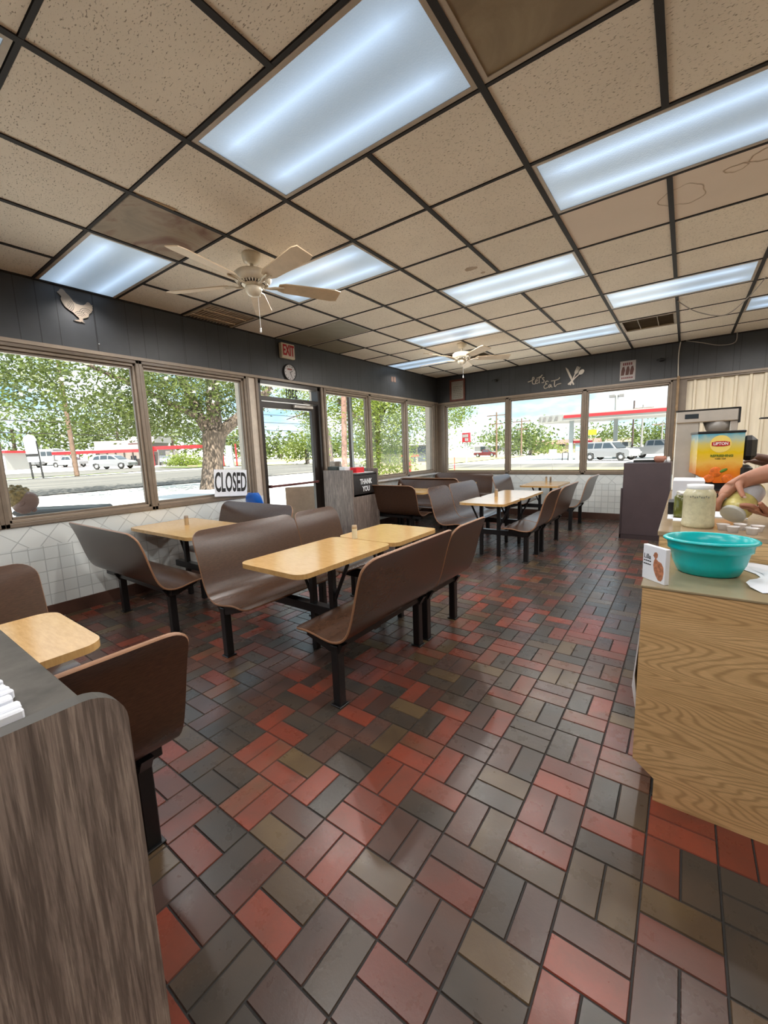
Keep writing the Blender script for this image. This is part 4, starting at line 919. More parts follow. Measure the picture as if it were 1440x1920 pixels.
# card sign
t = thing('card_block', 'white block card with a brown hen picture on the counter corner', 'sign', (4.368, .487, .822)); t.rotation_euler = (0, 0, math.radians(-46))
mb = MB(); mb.box((-.052, -.009, 0), (.052, .009, .128), 0, .0015)
bo = mb.build('block', PAPER, t)
MFN = Matrix(((1, 0, 0, 0), (0, 0, -1, -.0092), (0, 1, 0, 0), (0, 0, 0, 1)))
mb = MB(); mb.prism([(-.003, .095), (.002, .107), (.010, .110), (.017, .104), (.016, .093), (.011, .086), (.020, .079), (.034, .076), (.044, .062), (.046, .042), (.043, .02), (.036, .010), (.024, .010), (.012, .024), (.003, .042), (-.001, .060), (.001, .076), (.006, .086)], 0, .0006, 0, MFN); mb.build('hen_picture', simple('rust_hen_print', (0.42, 0.17, 0.09, 1), .6, var=.5, scale=90), t)
text('Lilla', .026, INK, t, (-.030, -.0096, .086), RB, depth=.0003, sx=.8)
mb = MB()
for z_ in (.068, .056):
    for q in range(4): mb.box((-.046+q*.009, -.0098, z_), (-.039+q*.009, -.0094, z_+.004))
mb.build('small_print', INK, t)
# teal basin
t = thing('wash_basin', 'teal oval plastic basin on the counter', 'basin', (4.525, .69, .822)); t.rotation_euler = (0, 0, math.radians(4))
mb = MB(); sy_ = 1.0
mb.lathe([(0, .002), (.085, .0), (.095, .006), (.112, .045), (.122, .09), (.130, .094), (.130, .104), (.134, .124), (.142, .130), (.146, .127), (.146, .132), (.138, .137), (.128, .134), (.126, .104), (.118, .09), (.108, .045), (.090, .010), (0, .008)], n=48, sy=.80)
mb.build('bowl', TEAL, t)
# cloth
mb = MB(); nx, ny = 14, 10; vs = []
rd = random.Random(9)
for j in range(ny+1):
    for i in range(nx+1):
        x_ = 4.635+.30*i/nx-.03*sin(j*.9)*(i < 2); y_ = .50+.41*j/ny+.008*sin(i*1.3); z_ = .824+.0045*(1+sin(i*.9+j*.7))*abs(sin(j*.6+i*.35)); vs.append((x_+.025*(1-j/ny), y_, z_))
mb.add(vs+[(a_, b_, .8222) for a_, b_, c_ in vs], [(j*(nx+1)+i, j*(nx+1)+i+1, (j+1)*(nx+1)+i+1, (j+1)*(nx+1)+i) for j in range(ny) for i in range(nx)], 0, True)
tag(mb.build('cleaning_cloth', PAPER), 'white cloth lying right of the teal basin', 'cloth')
# big jar
def mkjar(name, label, loc, body, lid, h, r, rot=None, group=None):
    t = thing(name, label, 'jar', loc, 0, group)
    if rot is not None: t.rotation_mode = 'QUATERNION'; t.rotation_quaternion = rot
    mb = MB(); mb.lathe([(0, 0), (r*.93, 0), (r, h*.04), (r, h*.12), (r*.98, h*.14), (r*.98, h*.72), (r, h*.74), (r*.97, h*.80), (r*.80, h*.90), (r*.74, h*.92)], n=36); mb.lathe([(r*.74, h*.92), (0, h*.92)], n=36); mb.build('glass_body', body, t)
    mb = MB(); mb.lathe([(r*.78, h*.90), (r*.80, h*.91), (r*.80, h*.995), (r*.76, h), (0, h)], n=36); mb.build('lid', lid, t)
    return t
CREAMJ = simple('creamy_dressing', (0.60, 0.56, 0.38, 1), .25, var=.12, scale=60)
j = mkjar('dressing_jar', 'large jar of creamy dressing with white lid on the raised counter', (4.496, 1.12, .926), CREAMJ, WHITE, .195, .062)
mb = MB()
for q in range(9): mb.box((-.035+q*.008, -.0625, .140+.003*sin(q*2)), (-.031+q*.008, -.0615, .147+.003*sin(q*2)))
mb.build('marker_writing', simple('faint_marker', (0.25, 0.24, 0.2, 1), .8), j)
# pickle jar, white box, black box behind
t = thing('pickle_jar', 'green pickle jar behind the creamy jar', 'jar', (4.438, 1.38, .926)); mb = MB(); mb.lathe([(0, 0), (.037, 0), (.040, .01), (.040, .105), (.030, .12), (0, .12)], n=24); mb.build('glass_body', simple('pickle_green', (0.13, 0.14, 0.03, 1), .15, var=.4), t)
mb = MB(); mb.lathe([(.031, .118), (.032, .135), (.028, .138), (0, .138)], n=24); mb.build('lid', STEEL, t)
mb = MB(); mb.box((4.385, 1.62, .926), (4.53, 1.84, 1.10), 0, .003); bx_ = tag(mb.build('cardboard_box', PAPER), 'white cardboard box behind the jars on the raised counter', 'box')
text('EL', .05, INK, bx_, (4.50, 1.6185, 1.03), (pi/2, HP, 0), depth=.0004, sx=.9)
mb = MB(); mb.box((4.372, 1.46, .926), (4.43, 1.60, .995), 0, .003); tag(mb.build('card_reader', BLACK), 'black device left of the pickle jar', 'device')
mb = MB(); mb.box((4.375, 1.30, .926), (4.40, 1.44, .929)); mb.box((4.40, 1.24, .9262), (4.44, 1.33, .929)); tag(mb.build('paper_slip', PAPER), 'white paper slips on the raised counter edge', 'paper')
mb = MB(); mb.box((4.54, 1.42, .926), (4.70, 1.62, .931)); tag(mb.build('paper_sheet', PAPER), 'white paper sheet behind the held jar', 'paper')
CUPM = simple('clear_frosted_plastic', (0.80, 0.77, 0.77, 1), .2, Alpha=.7)
for x_, y_, lb in ((4.615, 1.02, 'clear portion cup nearest the teal basin'), (4.675, 1.005, 'clear portion cup at the front, right of the one by the basin'), (4.585, 1.07, 'clear portion cup at the left, beside the creamy jar'), (4.645, 1.10, 'clear portion cup straight under the tilted jar'), (4.70, 1.08, 'clear portion cup farthest right, by the white lid')):
    mb = MB(); mb.lathe([(0, .001), (.017, 0), (.023, .026), (.025, .027), (.021, .026), (.015, .003), (0, .003)], (x_, y_, .926), 20); tag(mb.build('portion_cup', CUPM), lb, 'cup', 'portion cups on the raised counter')
mb = MB(); mb.lathe([(0, 0), (.026, 0), (.027, .004), (0, .005)], (4.685, 1.17, .926), 20); tag(mb.build('cup_lid', WHITE), 'white lid lying beside the portion cups', 'lid')
# tea brewer
t = thing('tea_brewer', 'tall stainless iced-tea brewer at the back of the counter', 'brewer', (0, 0, 0))
mb = MB(); mb.box((4.36, 2.78, .926), (4.51, 3.05, 1.47), 0, .006); mb.build('column', STEEL, t)
mb = MB(); mb.box((4.36, 2.76, 1.455), (4.735, 3.07, 1.545), 0, .006); hd_ = mb.build('head', STEEL, t)
mb = MB(); mb.box((4.355, 2.755, 1.545), (4.74, 3.075, 1.552)); mb.box((4.735, 2.76, 1.44), (4.745, 3.07, 1.55)); mb.build('head_cap', BLACK, t)
mb = MB(); mb.box((4.415, 2.757, 1.485), (4.50, 2.762, 1.52)); mb.build('display', simple('dark_display', (0.03, 0.04, 0.05, 1), .2), hd_)
mb = MB(); mb.lathe([(0, -.09), (.05, -.09), (.075, -.06), (.095, 0), (0, 0)], (4.625, 2.86, 1.455), 28); mb.build('brew_funnel', simple('translucent_funnel', (0.30, 0.28, 0.26, 1), .3), t)
mb = MB(); mb.box((4.69, 2.78, 1.0), (4.735, 2.80, 1.455), 0, .003); mb.build('side_strip', STEEL, t)
# tea dispenser urn with printed wrap
def mk_wrap():
    M = MT('orange_tea_print'); c = M.n('ShaderNodeTexCoord'); sp_ = M.n('ShaderNodeSeparateXYZ'); M.l(c.outputs['Generated'], sp_.inputs[0])
    f = M.noise(M.coord(), 14, 3, .6); z_ = M.math('ADD', sp_.outputs['Z'], M.math('MULTIPLY', M.math('SUBTRACT', f, .5), .22))
    M.base(M.ramp(z_, [(0.0, (.70, .12, .015, 1)), (.25, (.75, .24, .02, 1)), (.42, (.78, .48, .10, 1)), (.62, (.72, .50, .01, 1)), (.80, (.62, .52, .15, 1)), (.90, (.40, .50, .42, 1)), (1.0, (.10, .36, .50, 1))])); M.b.inputs['Roughness'].default_value = .25; return M.m
t = thing('tea_dispenser', 'iced tea dispenser with orange and blue Lipton wrap', 'dispenser', (4.605, 2.50, .926)); t.rotation_euler = (0, 0, math.radians(8))
mb = MB(); mb.prism([(-.125, .16), (.125, .16), (.125, .435), (-.125, .435)], -.13, .13, 0, MFY); mb.prism([(-.125, .16), (-.02, .10), (.125, .10), (.125, .16)], -.13, .13, 0, MFY)
ur = mb.build('tank', mk_wrap(), t)
mb = MB(); mb.box((-.13, -.135, .435), (.13, .135, .452), 0, .004); mb.build('lid', BLACK, t)
mb = MB(); mb.box((-.135, -.12, 0), (.13, .12, .10), 0, .006); mb.box((-.14, -.16, .0), (.13, -.12, .06), 0, .004); mb.build('base', BLACK, t)
mb = MB(); mb.lathe([(.058, 0), (0, 0)], (0, 0, 0), 36, M=Matrix.Rotation(HP, 4, 'X')); so = mb.build('logo_disc', simple('logo_yellow', (.80, .62, .16, 1), .4, var=.03), t, (.0, -.1315, .365))
mb = MB(); mb.prism([(-.048, -.010), (-.02, -.016), (.02, -.016), (.048, -.010), (.048, .012), (.02, .018), (-.02, .018), (-.048, .012)], 0, .0015, 0, Matrix(((1, 0, 0, 0), (0, 0, -1, 0), (0, 1, 0, 0), (0, 0, 0, 1)))); lg = mb.build('logo_plate', REDINK, t, (.0, -.132, .365))
text('LIPTON', .026, WHITE, lg, (0, -.002, .001), RB, depth=.0004, sx=.9, bold=.0006)
text('REFRESHING', .022, simple('green_print', (.08, .16, .01, 1), .5), t, (.01, -.1318, .285), RB, depth=.0006, sx=1.0, bold=.0006)
text('ICED TEA', .014, INK, t, (.005, -.1318, .265), RB, depth=.0006, sx=1.0)
mb = MB(); mb.ell((-.015, -.13, .175), (.035, .004, .035)); mb.ell((.05, -.13, .13), (.03, .004, .03)); mb.ell((-.05, -.13, .13), (.03, .004, .028)); mb.build('fruit_print', simple('peach_print', (.72, .16, .02, 1), .4, var=.4, scale=30), t)
mb = MB(); mb.ell((.025, -.131, .185), (.026, .004, .010), M=Matrix.Rotation(-.5, 4, 'Y')); mb.build('leaf_print', simple('leaf_print_green', (.10, .22, .02, 1), .4), t)
mb = MB(); mb.box((.13, -.11, .25), (.215, .10, .415), 0, .03); mb.box((.135, -.13, .08), (.20, .0, .22), 0, .02); tag(mb.build('coffee_grinder', BLACK, None, (4.60, 2.50, .926)), 'black machine partly hidden right of the tea dispenser', 'machine')
mb = MB(); mb.box((4.42, 1.98, .926), (4.74, 2.24, .985), 0, .01); mb.box((4.44, 1.965, .985), (4.72, 1.99, .995)); tag(mb.build('drip_tray', BLACK), 'black drip tray in front of the tea dispenser', 'tray')

# ------------------------------------------------------------------ people
def skinned(name, verts, edges, radii, mat, parent, sub=2):
    me = bpy.data.meshes.new(name); me.from_pydata([tuple(v) for v in verts], edges, []); o = bpy.data.objects.new(name, me); COL.objects.link(o)
    md = o.modifiers.new('skin', 'SKIN'); md.use_smooth_shade = True
    sl = me.skin_vertices[0] if me.skin_vertices else None
    if sl is None:
        return None
    for i, r in enumerate(radii): sl.data[i].radius = (r, r) if not isinstance(r, tuple) else r
    sl.data[0].use_root = True
    ms = o.modifiers.new('sub', 'SUBSURF'); ms.levels = sub; ms.render_levels = sub
    bpy.context.view_layer.update()
    m2 = bpy.data.meshes.new_from_object(o.evaluated_get(bpy.context.evaluated_depsgraph_get()))
    bpy.data.objects.remove(o); m2.name = name; m2.materials.clear(); m2.materials.append(mat)
    o2 = bpy.data.objects.new(name, m2); COL.objects.link(o2); o2.parent = parent; return o2
class SK:
    def __init__(s): s.v = []; s.e = []; s.r = []
    def p(s, co, r, par=None):
        s.v.append(Vector(co)); s.r.append(r); i = len(s.v)-1
        if par is not None: s.e.append((par, i))
        return i
    def chain(s, par, pts):
        for co, r in pts: par = s.p(co, r, par)
        return par
def make_skin(name, sk, mat, parent, sub=2):
    me = bpy.data.meshes.new(name); me.from_pydata([tuple(v) for v in sk.v], sk.e, [])
    o = bpy.data.objects.new(name, me); COL.objects.link(o)
    md = o.modifiers.new('skin', 'SKIN'); md.use_smooth_shade = True
    bpy.context.view_layer.update()
    sv = me.skin_vertices[0].data
    for i, r in enumerate(sk.r): sv[i].radius = r if isinstance(r, tuple) else (r, r)
    sv[0].use_root = True
    ms = o.modifiers.new('sub', 'SUBSURF'); ms.levels = sub; ms.render_levels = sub
    bpy.context.view_layer.update()
    m2 = bpy.data.meshes.new_from_object(o.evaluated_get(bpy.context.evaluated_depsgraph_get()))
    bpy.data.objects.remove(o); m2.name = name; m2.materials.clear(); m2.materials.append(mat)
    o2 = bpy.data.objects.new(name, m2); COL.objects.link(o2); o2.parent = parent; return o2
def head(mb, c, r, M):
    for c_, rr in (((0, 0, 0), (r*.82, r*.95, r*1.12)), ((0, -.25*r, -.45*r), (r*.62, r*.62, r*.62)), ((0, -.95*r, -.08*r), (r*.13, r*.2, r*.24)), ((.8*r, 0, -.05*r), (r*.1, r*.2, r*.28)), ((-.8*r, 0, -.05*r), (r*.1, r*.2, r*.28)), ((0, -.80*r, -.48*r), (r*.28, r*.10, r*.08))):
        mb.ell(tuple(Vector(c)+M @ Vector(c_)), rr, 0, 20, 14, M)
# person pouring from the jar: stands behind the counter, mostly outside the frame
PER1 = thing('person', 'person in black reaching bare arms in from the right to tilt a jar', 'person', (0, 0, 0))
sk = SK()
pel = sk.p((5.10, 1.40, .84), (.15, .13))
chest = sk.chain(pel, [((5.07, 1.40, 1.0), (.13, .12)), ((5.05, 1.40, 1.14), (.15, .12)), ((5.05, 1.40, 1.24), (.10, .08)), ((5.03, 1.40, 1.30), .05), ((4.99, 1.40, 1.36), .05)])
ch2 = 2
for s_, pts in ((1, [((5.06, 1.56, 1.23), .055), ((5.02, 1.63, 1.14), .046), ((4.94, 1.55, 1.10), .040)]), (-1, [((5.06, 1.24, 1.23), .055), ((5.03, 1.18, 1.17), .046), ((4.97, 1.22, 1.18), .042)])):
    sk.chain(ch2, pts)
for s_ in (.09, -.09):
    sk.chain(pel, [((5.10, 1.40+s_, .72), .09), ((5.09, 1.40+s_, .42), .065), ((5.11, 1.40+s_, .10), .045), ((5.05, 1.40+s_, .04), .04)])
make_skin('clothing', sk, SHIRT, PER1)
mb = MB(); head(mb, (4.96, 1.40, 1.45), .095, Matrix.Rotation(-HP, 4, 'Z')); mb.build('head', SKIN, PER1)
mb = MB(); mb.ell((4.98, 1.40, 1.49), (.095, .09, .08)); mb.build('hair', HAIRD, PER1)
# right arm: over the top of the jar, hand wrapped around its shoulder
sk = SK()
el = sk.p((5.00, 1.20, 1.19), .060)
w0 = sk.chain(el, [((4.90, 1.235, 1.195), .062), ((4.82, 1.265, 1.183), .056), ((4.745, 1.285, 1.162), .046), ((4.68, 1.290, 1.140), .036), ((4.645, 1.288, 1.120), .033)])
palm = sk.chain(w0, [((4.615, 1.275, 1.098), (.038, .026)), ((4.598, 1.262, 1.074), (.037, .021))])
for dx, dy, q in ((-.006, -.030, 0), (-.013, -.012, 1), (-.013, .010, 2), (-.006, .028, 3)):
    b_ = Vector((4.588+dx*.5, 1.25+dy*.8, 1.055)); ln = (.9, 1.0, .95, .75)[q]
    sk.chain(palm, [(b_, .0125), (b_+Vector((-.010, dy*.2, -.026*ln)), .0115), (b_+Vector((-.013, dy*.25, -.050*ln)), .0105), (b_+Vector((-.008, dy*.25, -.070*ln)), .009)])
sk.chain(w0, [((4.640, 1.235, 1.108), .014), ((4.645, 1.212, 1.088), .012), ((4.652, 1.196, 1.070), .0105), ((4.657, 1.186, 1.058), .009)])
make_skin('right_arm', sk, SKIN, PER1)
mb = MB(); mb.ell((4.659, 1.179, 1.062), (.006, .002, .005)); mb.build('thumbnail', simple('nail', (.62, .42, .36, 1), .3), PER1)
# left arm: underneath, fingers cupping the jar bottom
sk = SK()
el = sk.p((4.98, 1.50, 1.06), .052)
w0 = sk.chain(el, [((4.90, 1.40, 1.015), .046), ((4.82, 1.31, .985), .038), ((4.765, 1.25, .978), .033)])
palm = sk.chain(w0, [((4.728, 1.225, .990), (.026, .016)), ((4.705, 1.212, 1.000), (.026, .014))])
for q, (dy, dz) in enumerate(((-.026, .018), (-.010, .006), (.008, -.004), (.024, -.012))):
    b_ = Vector((4.690, 1.205+dy, 1.005+dz)); ln = (.9, 1.0, .95, .8)[q]
    sk.chain(palm, [(b_, .011), (b_+Vector((-.020*ln, -.002, .004)), .010), (b_+Vector((-.038*ln, .004, .004)), .009), (b_+Vector((-.052*ln, .012, .0)), .008)])
sk.chain(w0, [((4.735, 1.20, 1.005), .013), ((4.720, 1.18, 1.025), .011), ((4.708, 1.17, 1.042), .0095)])
make_skin('left_arm', sk, SKIN, PER1)
# the jar being tilted
axis = Vector((-.37, -.70, -.60)).normalized()
jq = Vector((0, 0, 1)).rotation_difference(axis)
YD = simple('yellow_dressing', (0.62, 0.55, 0.20, 1), .2, var=.15, scale=40)
j2 = mkjar('tilted_dressing_jar', 'half-full jar of yellow dressing held tilted over the cups', tuple(Vector((4.692, 1.345, 1.085))), YD, simple('milky_jar_mouth', (.60, .62, .60, 1), .2), .185, .060, jq)
mb = MB(); mb.lathe([(.0605, .012), (.0608, .014), (.0608, .085), (.0605, .087)], n=40); mb.build('label', simple('silver_label', (.55, .57, .62, 1), .4), j2)
# second person behind
PER2 = thing('person', 'person in dark cap and shirt working behind the tea dispenser, cut by the frame', 'person', (0, 0, 0))
sk = SK(); pel = sk.p((5.14, 2.75, .84), (.14, .13))
sk.chain(pel, [((5.12, 2.75, 1.0), (.13, .12)), ((5.09, 2.75, 1.15), (.14, .12)), ((5.06, 2.75, 1.25), (.09, .07)), ((5.04, 2.75, 1.32), .05)])
sk.chain(2, [((5.07, 2.60, 1.22), .052), ((5.03, 2.55, 1.14), .044), ((4.95, 2.57, 1.15), .038)]); sk.chain(2, [((5.07, 2.92, 1.22), .052), ((5.03, 2.95, 1.12), .044)])
for s_ in (.09, -.09): sk.chain(pel, [((5.14, 2.75+s_, .72), .088), ((5.13, 2.75+s_, .42), .062), ((5.15, 2.75+s_, .10), .045), ((5.09, 2.75+s_, .04), .038)])
make_skin('clothing', sk, SHIRT, PER2)
sk = SK(); a0 = sk.p((4.98, 2.565, 1.15), .034); w0 = sk.chain(a0, [((4.90, 2.60, 1.175), .030), ((4.84, 2.62, 1.195), .024)]); palm = sk.chain(w0, [((4.815, 2.62, 1.205), (.024, .014))])
for q, dy in enumerate((-.022, -.008, .007, .021)):
    b_ = Vector((4.795, 2.62+dy, 1.205)); sk.chain(palm, [(b_, .0095), (b_+Vector((-.020, 0, -.004)), .009), (b_+Vector((-.036, 0, -.014)), .008)])
sk.chain(w0, [((4.83, 2.59, 1.19), .011), ((4.81, 2.575, 1.185), .009), ((4.795, 2.57, 1.175), .008)])
make_skin('left_arm', sk, SKIN2, PER2)
sk = SK(); a0 = sk.p((5.03, 2.95, 1.12), .036); w0 = sk.chain(a0, [((4.94, 2.88, 1.13), .030), ((4.86, 2.80, 1.15), .024)]); palm = sk.chain(w0, [((4.84, 2.78, 1.155), (.022, .014))])
for q, dy in enumerate((-.022, -.008, .007, .021)):
    b_ = Vector((4.82, 2.77+dy, 1.155)); sk.chain(palm, [(b_, .0095), (b_+Vector((-.020, -.006, 0)), .009), (b_+Vector((-.036, -.012, -.01)), .008)])
make_skin('right_arm', sk, SKIN2, PER2)
mb = MB(); head(mb, (5.00, 2.75, 1.43), .09, Matrix.Rotation(-HP, 4, 'Z')); mb.build('head', SKIN2, PER2)
mb = MB(); mb.ell((5.01, 2.75, 1.475), (.098, .092, .07)); mb.prism([(4.85, 2.70), (4.93, 2.67), (4.93, 2.83), (4.85, 2.80)], 1.455, 1.463); mb.build('cap', SHIRT, PER2)
# person seated outside, only the head in view
PER3 = thing('person', 'person with blonde pinned-up hair seated outside the left window', 'person', (0, 0, 0))
sk = SK(); pel = sk.p((-.95, -.42, .30), (.16, .14)); sk.chain(pel, [((-.93, -.40, .48), (.14, .12)), ((-.90, -.36, .66), (.15, .12)), ((-.86, -.32, .78), (.09, .07)), ((-.80, -.26, .86), .05)])
sk.chain(2, [((-.78, -.46, .74), .05), ((-.62, -.36, .60), .04), ((-.62, -.16, .62), .034)]); sk.chain(2, [((-1.05, -.26, .74), .05), ((-1.05, -.08, .60), .04), ((-.95, .06, .66), .034)])
for s_ in (-.09, .09): sk.chain(pel, [((-.95+s_, -.20, .34), .08), ((-.95+s_, .05, .34), .06), ((-.95+s_, .06, .02), .045), ((-.95+s_, .12, -.08), .04)])
make_skin('clothing', sk, SHIRT2, PER3)
MH = Matrix.Rotation(math.radians(150), 4, 'Z') @ Matrix.Rotation(math.radians(48), 4, 'X')
mb = MB(); head(mb, (-.60, -.12, .965), .10, MH); mb.build('head', SKIN3, PER3)
mb = MB(); HM = Matrix.Rotation(math.radians(150), 4, 'Z') @ Matrix.Rotation(math.radians(35), 4, 'X')
mb.ell((-.635, -.15, 1.005), (.10, .105, .10), 0, 18, 12, HM); rd = random.Random(4)
for q in range(34):
    a_ = rd.uniform(0, 6.28); b_ = rd.uniform(-.3, 1.4); c_ = Vector((-.66, -.16, 1.03))+Vector((.085*cos(a_)*cos(b_), .085*sin(a_)*cos(b_), .085*sin(b_))); mb.ell(tuple(c_), (.036, .017, .017), 0, 10, 8, Matrix.Rotation(a_+1.0, 4, 'Z') @ Matrix.Rotation(rd.uniform(-.8, .8), 4, 'Y'))
mb.build('hair', HAIRB, PER3)

# ------------------------------------------------------------------ outside, close to the building
def gz(x, y):
    d = -x
    if d < 15: z = -.15
    elif d < 29: z = -.15+.50*(d-15)/14
    elif d < 48: z = .35+.12*(d-29)/19
    else: z = .47+.5*(d-48)/14
    k_ = max(0, min(1, (y-24)/20)) if d < 40 else 0
    return z*(1-k_)+(-.12)*k_
def patch(name, x0, x1, y0, y1, mat, dz=0.0, nx=24, ny=24):
    mb = MB(); vs = []
    for j_ in range(ny+1):
        for i in range(nx+1):
            x_ = x0+(x1-x0)*i/nx; y_ = y0+(y1-y0)*j_/ny; vs.append((x_, y_, gz(x_, y_)+dz))
    mb.add(vs, [(j_*(nx+1)+i, j_*(nx+1)+i+1, (j_+1)*(nx+1)+i+1, (j_+1)*(nx+1)+i) for j_ in range(ny) for i in range(nx)])
    return mb.build(name, mat)
g0 = MB(); vs = []; n = 60
for j_ in range(n+1):
    for i in range(n+1):
        x_ = -190+300*(i/n); y_ = -60+260*(j_/n); vs.append((x_, y_, gz(x_, y_)-.03 if not (XO < x_ < 8 and -4 < y_ < YO) else -.2))
g0.add(vs, [(j_*(n+1)+i, j_*(n+1)+i+1, (j_+1)*(n+1)+i+1, (j_+1)*(n+1)+i) for j_ in range(n) for i in range(n)])
struct(g0.build('ground', CONC))
struct(patch('road', -29.5, -18, -60, 34, ROAD, .01, 16, 40)); struct(patch('side_street', -60, 40, 26.5, 33.5, ROAD, .02, 60, 8))
struct(patch('parking_lot', -46.5, -33, -30, 24, ROAD, .01, 14, 30))
tag(patch('roadside_grass', -31.5, -30, 4, 13.0, GRASS, .05, 4, 20), 'strip of green grass round the utility pole across the road', 'grass', kind='stuff')
tag(patch('lawn', -46, -30, 24.5, 34, GRASSY, .05, 12, 12), 'yellow-green lawn across the road seen through the door', 'grass', kind='stuff')
tag(patch('lawn', -9, 12, 21.8, 26.4, GRASSY, .05, 12, 6), 'strip of dry yellow grass outside the far wall windows', 'grass', kind='stuff')
tag(patch('lawn', -50, -14, 34, 60, GRASSY, .04, 12, 6), 'yellow grass beyond the cross street', 'grass', kind='stuff')
tag(patch('lawn', -40, -33.5, 19.5, 24.4, GRASS, .06, 8, 8), 'green lawn around the grey monument sign', 'grass', kind='stuff')

def picnic_top(cx, cy, z, lx, ly, rz, label, mat, edge=None):
    t = thing('outdoor_table', label, 'table', (cx, cy, -.15), rz)
    mb = MB(); mb.prism(rrect(-lx/2, -ly/2, lx/2, ly/2, min(lx, ly)*.3), z+.15-.03, z+.15); mb.build('tabletop', mat, t)
    mb = MB(); mb.tube([(0, 0, .0), (0, 0, z+.12)], .035, 10); mb.lathe([(0, 0), (.25, 0), (.22, .03), (0, .04)], n=20); mb.build('pedestal', BRONZE, t)
picnic_top(-1.25, 1.78, .80, .95, .62, .25, 'white-topped outdoor table outside the second window', WHITE)
t = thing('outdoor_bin', 'long dark-topped white bin outside the left window', 'bin', (-1.15, .33, -.15), math.radians(42))
mb = MB(); mb.box((-.40, -.17, 0), (.40, .17, .93), 0, .01); mb.build('body', WHITE, t); mb = MB(); mb.box((-.42, -.19, .93), (.42, .19, .985), 0, .02); mb.build('lid', simple('charcoal_lid', (.05, .05, .048, 1), .5), t)
def outbench(x_, y_, rz, label):
    t = thing('outdoor_bench', label, 'bench', (x_, y_, -.15), rz)
    mb = MB(); mb.prism([(-.03, .95), (.0, .55), (.08, .45), (.42, .43), (.42, .41), (.06, .42), (-.03, .53), (-.06, .95)], -.3, .3, 0, Matrix(((1, 0, 0, 0), (0, 0, 1, 0), (0, 1, 0, 0), (0, 0, 0, 1)))); mb.build('seat_shell', simple('pale_tan_laminate', (0.50, 0.33, 0.23, 1), .5) if 'pale_tan_laminate' not in bpy.data.materials else bpy.data.materials['pale_tan_laminate'], t)  # even tan, raised in colour because the building's shadow covers this bench
    for q in (-.2, .2): mb = MB(); mb.box((.08, q-.02, 0), (.12, q+.02, .42)); mb.build('leg', BLACK, t)
outbench(-.60, 3.42, math.radians(140), 'light tan booth seat outdoors right behind the glass door')
t = thing('planter_box', 'pale tan box outside the window above the waste cabinet', 'box', (-.55, 4.02, -.15)); mb = MB(); mb.box((-.14, -.14, 0), (.14, .14, 1.33), 0, .01); mb.build('body', simple('pale_pinkish_board', (0.230, 0.180, 0.150, 1), .7), t)
mb = MB(); mb.box((-.50, 4.48, -.15), (-.44, 4.54, 2.9)); mb.box((-.44, 4.485, -.15), (-.43, 4.535, 2.9), 1); tag(mb.build('canopy_post', [DARKW, WHITE]), 'dark upright post outside the third window', 'post')
mb = MB(); mb.tube([(-3.6, 7.78, -.2), (-3.72, 8.1, 3.0), (-3.8, 8.2, 5.5)], [.085, .08, .075], 12); tag(mb.build('utility_pole', simple('reddish_pole_bark', (0.180, 0.100, 0.075, 1), .9, var=.5, scale=14)), 'reddish peeling wooden pole among leaves outside the third window', 'pole')
mb = MB(); mb.box((4.20, 8.85, -.15), (4.36, 9.01, 3.4), 0, .01); tag(mb.build('canopy_post', DARKW), 'thick dark wooden post outside the right end of the far windows', 'post')

def leaves(mb, blobs, n, size, seed, mi=0):
    rd = random.Random(seed); tot = sum(b[3] if len(b) > 3 else b[1][0]*b[1][1]*b[1][2] for b in blobs)
    for b in blobs:
        c, r = b[0], b[1]; cnt = int(n*(b[3] if len(b) > 3 else r[0]*r[1]*r[2])/tot)
        ncl = max(1, cnt//14)
        for _ in range(ncl):
            while True:
                p = Vector((rd.uniform(-1, 1), rd.uniform(-1, 1), rd.uniform(-1, 1)))
                if p.length < 1 and p.length > rd.uniform(0, .85): break
            cc = Vector((c[0]+p.x*r[0], c[1]+p.y*r[1], c[2]+p.z*r[2]))
            for _ in range(14):
                q = cc+Vector((rd.gauss(0, 1), rd.gauss(0, 1), rd.gauss(0, .7)))*size*1.7
                a = Vector((rd.uniform(-1, 1), rd.uniform(-1, 1), rd.uniform(-.7, .7))).normalized(); u = a.cross(Vector((rd.uniform(-1, 1), rd.uniform(-1, 1), rd.uniform(-1, 1)))).normalized()
                s_ = size*rd.uniform(.6, 1.3); w_ = s_*.45
                mb.add([q-a*s_*.5, q+u*w_*.5-a*s_*.05, q+a*s_*.5, q-u*w_*.5-a*s_*.05], [(0, 1, 2, 3)], mi)
def tree(name, label, base, trunk, branches, blobs, n, size, seed, leafm, group=None, rt=.3):
    t = thing(name, label, 'tree', (0, 0, 0), 0, group)
    mb = MB(); mb.tube(trunk[0], trunk[1], 14)
    for pts, rs in branches: mb.tube(pts, rs, 10)
    mb.build('trunk', BARK, t); lf = MB(); leaves(lf, blobs, n, size, seed); lf.build('foliage', leafm, t); return t
